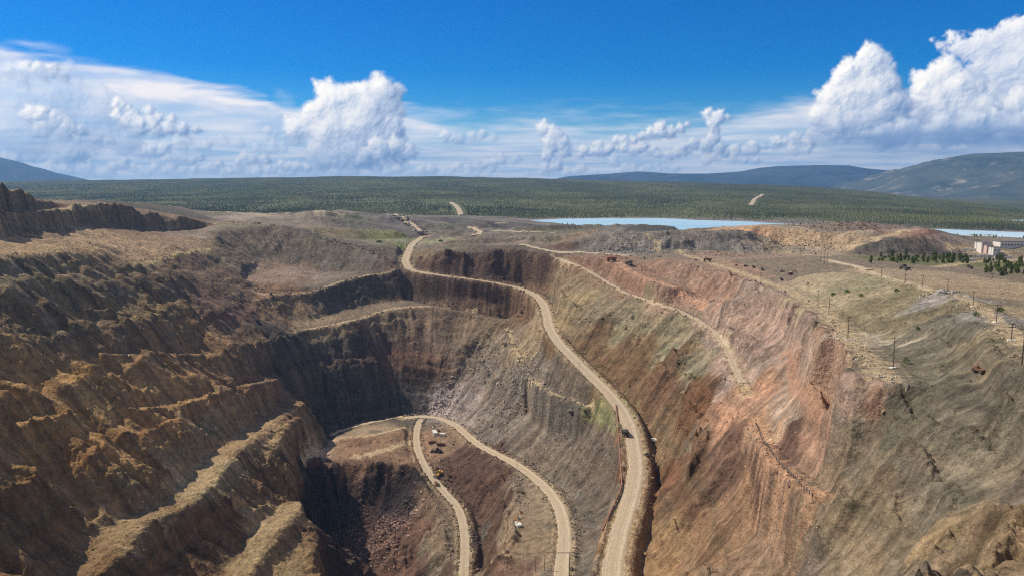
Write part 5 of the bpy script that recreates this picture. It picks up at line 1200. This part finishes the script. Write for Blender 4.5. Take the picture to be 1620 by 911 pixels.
# ------------------------------------------------------------------ buildings by the pond
def building(u, v, w, d, h, rz, label, wallm, roofm, wins, name='building', door=True, flat=True):
    o = empty(name, at(u, v), rz, label, 'building')
    MB().box((0, 0, h / 2 - 1), (w, d, h + 2)).build('wall', wallm, o)
    if flat: MB().box((0, 0, h + .25), (w + .6, d + .6, .5)).build('roof', roofm, o)
    else: MB().poly([(-d / 2 - .5, h), (d / 2 + .5, h), (0, h + 1.8)], w + .8).build('roof', roofm, o)
    for (x, z, ww, hh) in wins:
        f = MB().box((x, -d / 2 - .04, z), (ww + .3, .12, hh + .3)).build('window', P['conc'], o); MB().box((x, -d / 2 - .13, z), (ww, .08, hh)).build('pane', P['glass'], f)
    if door:
        dd = MB().box((w * .32, -d / 2 - .05, 1.1), (1.4, .12, 2.2)).build('door', P['dark'], o)
    return o
building(1603,392,46,14,8, .06, 'long low white building with a row of windows at the right edge', P['conc'], P['roof'], [(-20 + 4.2 * k, 4.2, 2.0, 1.6) for k in range(10)], 'works_building')
building(1553,399,11,12,12, .1, 'tall flat roofed building with a white front and pinkish side by the pond', P['conc'], P['roof'], [(-3, 8, 1.2, 1.2)], 'works_building')
building(1561,401,9,10,10, .1, 'pinkish windowless block joined behind the small white house', P['pinkc'], P['roof'], [], 'works_building', False)
building(1573,403,9,8,8, .05, 'small white house with two dark windows', P['conc'], P['roof'], [(-2.2, 4.6, 1.5, 1.6), (2.0, 4.6, 1.5, 1.6)], 'small_house')
for (u, v, L_, rz, lb) in ((1533,397,18,-.1,'pale concrete wall left of the pinkish building'),(1531,413,17,-.1,'pale concrete wall among the scrub below the pond buildings'),(1560,407,14,-.35,'short pale slanting wall just below the pinkish building'),(1587,409,18,-.15,'pale concrete wall right of the small white house')):
    o = empty('concrete_wall', at(u, v), rz, lb, 'wall', 'low concrete walls by the works'); MB().box((0, 0, .9), (L_, .8, 2.6)).build('slab', P['conc'], o); MB().box((0, 0, 2.3), (L_ + .3, 1.1, .2)).build('coping', P['conc'], o)
# rusty scrap
def wreck(u, v, sc, label, m=P['rust']):
    o = empty('scrap_machine', at(u, v), random.uniform(0, 3), label, 'scrap', None, sc)
    MB().box((0, 0, .9), (1.8, 4, .8), rx=.05, bev=.1).box((.2, 1.0, 1.6), (1.3, 1.2, .9), bev=.08).build('frame', m, o)
    for y in (-1.4, 1.5):
        t = MB().cyl((-1.1, y, .6), (-.7, y, .6), .65, seg=14).build('wheel', P['dark'], o)
    MB().cyl((.5, -2.4, .9), (.9, -3.6, 1.4), .12, seg=8).build('drawbar', m, o)
wreck(1548,590,.9,'rusty scrap machine lying on the grey slope near the right edge'); wreck(1432,427,2.1,'long black scrap wagon in front of the strip of young trees',P['dark']); wreck(1534,425,1.6,'dark scrap frame at the edge of the scrub right of the black wagon',P['dark'])
for i, (u, v, lb) in enumerate(((1102,413,'dark scrap piece left of the rusty brown truck'),(1165,421,'dark scrap machine at the left end of the terrace scrap row'),(1180,423,'rusty scrap machine in the middle of the terrace scrap row'),(1192,424,'low dark scrap heap at the right end of the terrace scrap row'),(1206,428,'small scrap piece right of the terrace scrap row'),(1238,431,'rusty scrap piece just left of the rust coloured excavator'),(1236,444,'flat scrap piece below the rust coloured excavator'))):
    wreck(u, v, random.uniform(.9, 1.3), lb, P['rust'] if i % 2 else P['dark'])

# heaps tipped along the old road behind the mine
def heap_mesh():
    m = MB(); m.ico((0, 0, 0), 1, (1, 1, .55), .16, 3); return m
M_HEAP = [paint('tipped_dark_rock', (.09, .075, .065), .95, dirt=.5, sc=1.5), paint('tipped_pale_rock', (.40, .36, .31), .95, dirt=.5, sc=1.5), paint('tipped_brown_rock', (.20, .13, .10), .95, dirt=.5, sc=1.5)]
hp = [heap_mesh().build('spoil_heap', m) for m in M_HEAP]; used = [False] * 3
r_ = random.Random(4)
for k in range(86):
    if k < 60:
        t = k / 60; u = 606 + 62 * t ** .8 + r_.choice((-1, 1)) * r_.uniform(4, 10) * (.6 + .6 * t); v = 334 + 35 * t ** 1.15 + r_.uniform(-1.5, 1.5)
    else: u = r_.uniform(600, 672); v = r_.uniform(330, 342)
    i = r_.choice((0, 0, 0, 2, 2, 1)); o = hp[i] if not used[i] else hp[i].copy()
    if used[i]: COL.objects.link(o)
    used[i] = True; p = at(u, v); o.location = p; sc = r_.uniform(1.3, 3.6); o.scale = (sc, sc * r_.uniform(.8, 1.3), sc); o.rotation_euler = (0, 0, r_.uniform(0, 6))
    tag(o, ['dark heap of tipped rock beside the old road behind the mine', 'pale heap of tipped rock beside the old road behind the mine', 'brown heap of tipped rock beside the old road behind the mine'][i], 'rock heap', 'heaps tipped along the old road')

# ------------------------------------------------------------------ young trees and bushes
M_LEAF = leaf_mat('young_leaves', (.08, .12, .025), (.18, .21, .05), .25); M_LEAF2 = leaf_mat('dark_needles', (.05, .085, .03), (.13, .15, .05), .25)
def foliage(n, w, h, size, cone):
    bm = bmesh.new(); r2 = random.Random(n)
    for i in range(n):
        z = r2.random() ** (1.3 if cone else .9); rr = w * ((1 - z) ** .8 if cone else math.sin(math.pi * min(.97, .12 + z * .85)) ** .6) * math.sqrt(r2.random()) * r2.uniform(.7, 1.1); a = r2.uniform(0, 6.283)
        c = Vector((rr * math.cos(a), rr * math.sin(a), h * (.12 + .88 * z))); s = size * r2.uniform(.6, 1.3)
        d = Vector((r2.gauss(0, 1), r2.gauss(0, 1), r2.gauss(0, .7))).normalized(); e = d.orthogonal().normalized() * s; f = d.cross(e).normalized() * s * .7
        bm.faces.new([bm.verts.new(c + q) for q in (e, f, -e, -f)])
    return bm
def tree(w, h, n, size, mat, cone, name):
    o = empty(name, (0, 0, 0)); me = bpy.data.meshes.new('crown'); bm = foliage(n, w, h, size, cone); bm.to_mesh(me); bm.free(); me.materials.append(mat)
    c = bpy.data.objects.new('crown', me); COL.objects.link(c); c.parent = o
    t = MB().cyl((0, 0, -.3), (0, 0, h * .8), .14 * h / 6, .03, 7)
    for k in range(5): a = k * 2.4; z = h * (.25 + .1 * k); t.cyl((0, 0, z), (math.cos(a) * w * .6, math.sin(a) * w * .6, z + h * .12), .05, .02, 5)
    t.build('trunk', P['wood'], o); return o
protos = [tree(1.9, 6.5, 420, .42, M_LEAF, False, 'young_tree'), tree(1.6, 8.5, 460, .42, M_LEAF2, True, 'conifer'), tree(1.5, 5.0, 300, .38, M_LEAF, True, 'young_tree')]
TL = ['leafy young tree in the green strip below the dark spoil heap', 'slim dark conifer in the green strip below the dark spoil heap', 'pointed light green young tree in the green strip below the dark spoil heap']
TR = ['leafy young tree in the scrub right of the concrete walls', 'slim dark conifer in the scrub right of the concrete walls', 'pointed light green young tree in the scrub right of the concrete walls']
used = [False] * 3; r_ = random.Random(9)
for k in range(150):
    if k < 96: u = 1376 + 160 * r_.random() ** .85; v = r_.uniform(407, 417.5); LB, G = TL, 'young trees in the strip below the dark spoil heap'
    else: u = r_.uniform(1556, 1628); v = r_.uniform(412, 437) - (u < 1575) * 4; LB, G = TR, 'young trees in the scrub at the right'
    i = r_.choice((0, 0, 0, 1, 2, 2)) if u < 1480 else r_.choice((0, 0, 1, 1, 2)); o = protos[i] if not used[i] else copy_tree(protos[i])
    used[i] = True; o.location = at(u, v); o.scale = (r_.uniform(.7, 1.2), r_.uniform(.7, 1.2), r_.choice((.4, .55, .7, .9, 1.0)) * r_.uniform(.8, 1.2)); o.rotation_euler = (0, 0, r_.uniform(0, 6)); tag(o, LB[i], 'tree', G)
M_BUSH = leaf_mat('bush_leaves', (.08, .12, .03), (.16, .20, .05), .8)
def bush(u, v, w, h, label):
    o = empty('bush', at(u, v), 0, label, 'bush'); me = bpy.data.meshes.new('foliage'); bm = foliage(260, w * r_.uniform(.75, 1.15), h * .85, w * .12, False); bm.to_mesh(me); bm.free(); me.materials.append(M_BUSH)
    c = bpy.data.objects.new('foliage', me); COL.objects.link(c); c.parent = o
    MB().cyl((0, 0, -.2), (0, 0, h * .6), .06, .03, 6).build('stem', P['wood'], o)
bush(1433,575,1.6,3.0,'lone bright green bush beside the nearest terrace power pole')
for u, v, w, h, lb in ((1318,468,2.2,2.6,'green bush on the slope right of the terrace, the lower left one'),(1340,463,2.0,2.4,'green bush on the olive slope, upper of the group above the terrace'),(1362,470,1.8,2.2,'green bush at the middle of the olive slope above the terrace'),(1418,462,1.8,2.4,'green bush just below the grey rubble of the ridge'),(1545,500,1.6,2.0,'small bush between the fifth and sixth ridge poles'),(1582,493,2.2,2.4,'dark bush on the stony slope near the right edge'),(1100,599,1.6,1.8,'small bush on the olive part of the wall below the dirt track'),(697,383,5,4,'pale green bush clump right of the top of the haul road'),(600,384,5,3.5,'pale green bush clump left of the top of the haul road'),(1452,521,1.3,1.6,'small bush in the middle of the grey olive slope')):
    bush(u, v, w, h, lb)

# ------------------------------------------------------------------ haze over the whole country
def haze():
    m = bpy.data.materials.new('thin_blue_air'); m.use_nodes = True; t = m.node_tree; t.nodes.clear()
    v = N(t, 'ShaderNodeVolumePrincipled'); v.inputs['Color'].default_value = (.30, .58, 1, 1); v.inputs['Density'].default_value = 5.2e-5
    v.inputs['Anisotropy'].default_value = .2
    o = N(t, 'ShaderNodeOutputMaterial'); L(t, v.outputs[0], o.inputs['Volume'])
    x, y0, y1, z0, z1 = 17500, -3000, 15200, -420, 520
    V = np.array([(sx, y, z) for z in (z0, z1) for y in (y0, y1) for sx in (-x, x)], float)
    Fq = np.array([[0,2,3,1],[4,5,7,6],[0,1,5,4],[2,6,7,3],[0,4,6,2],[1,3,7,5]])
    o = mesh_np('haze', V, Fq, m, False); tag(o, kind='stuff')
haze()
#ENDHAZE
print('done', time.time() - T0)
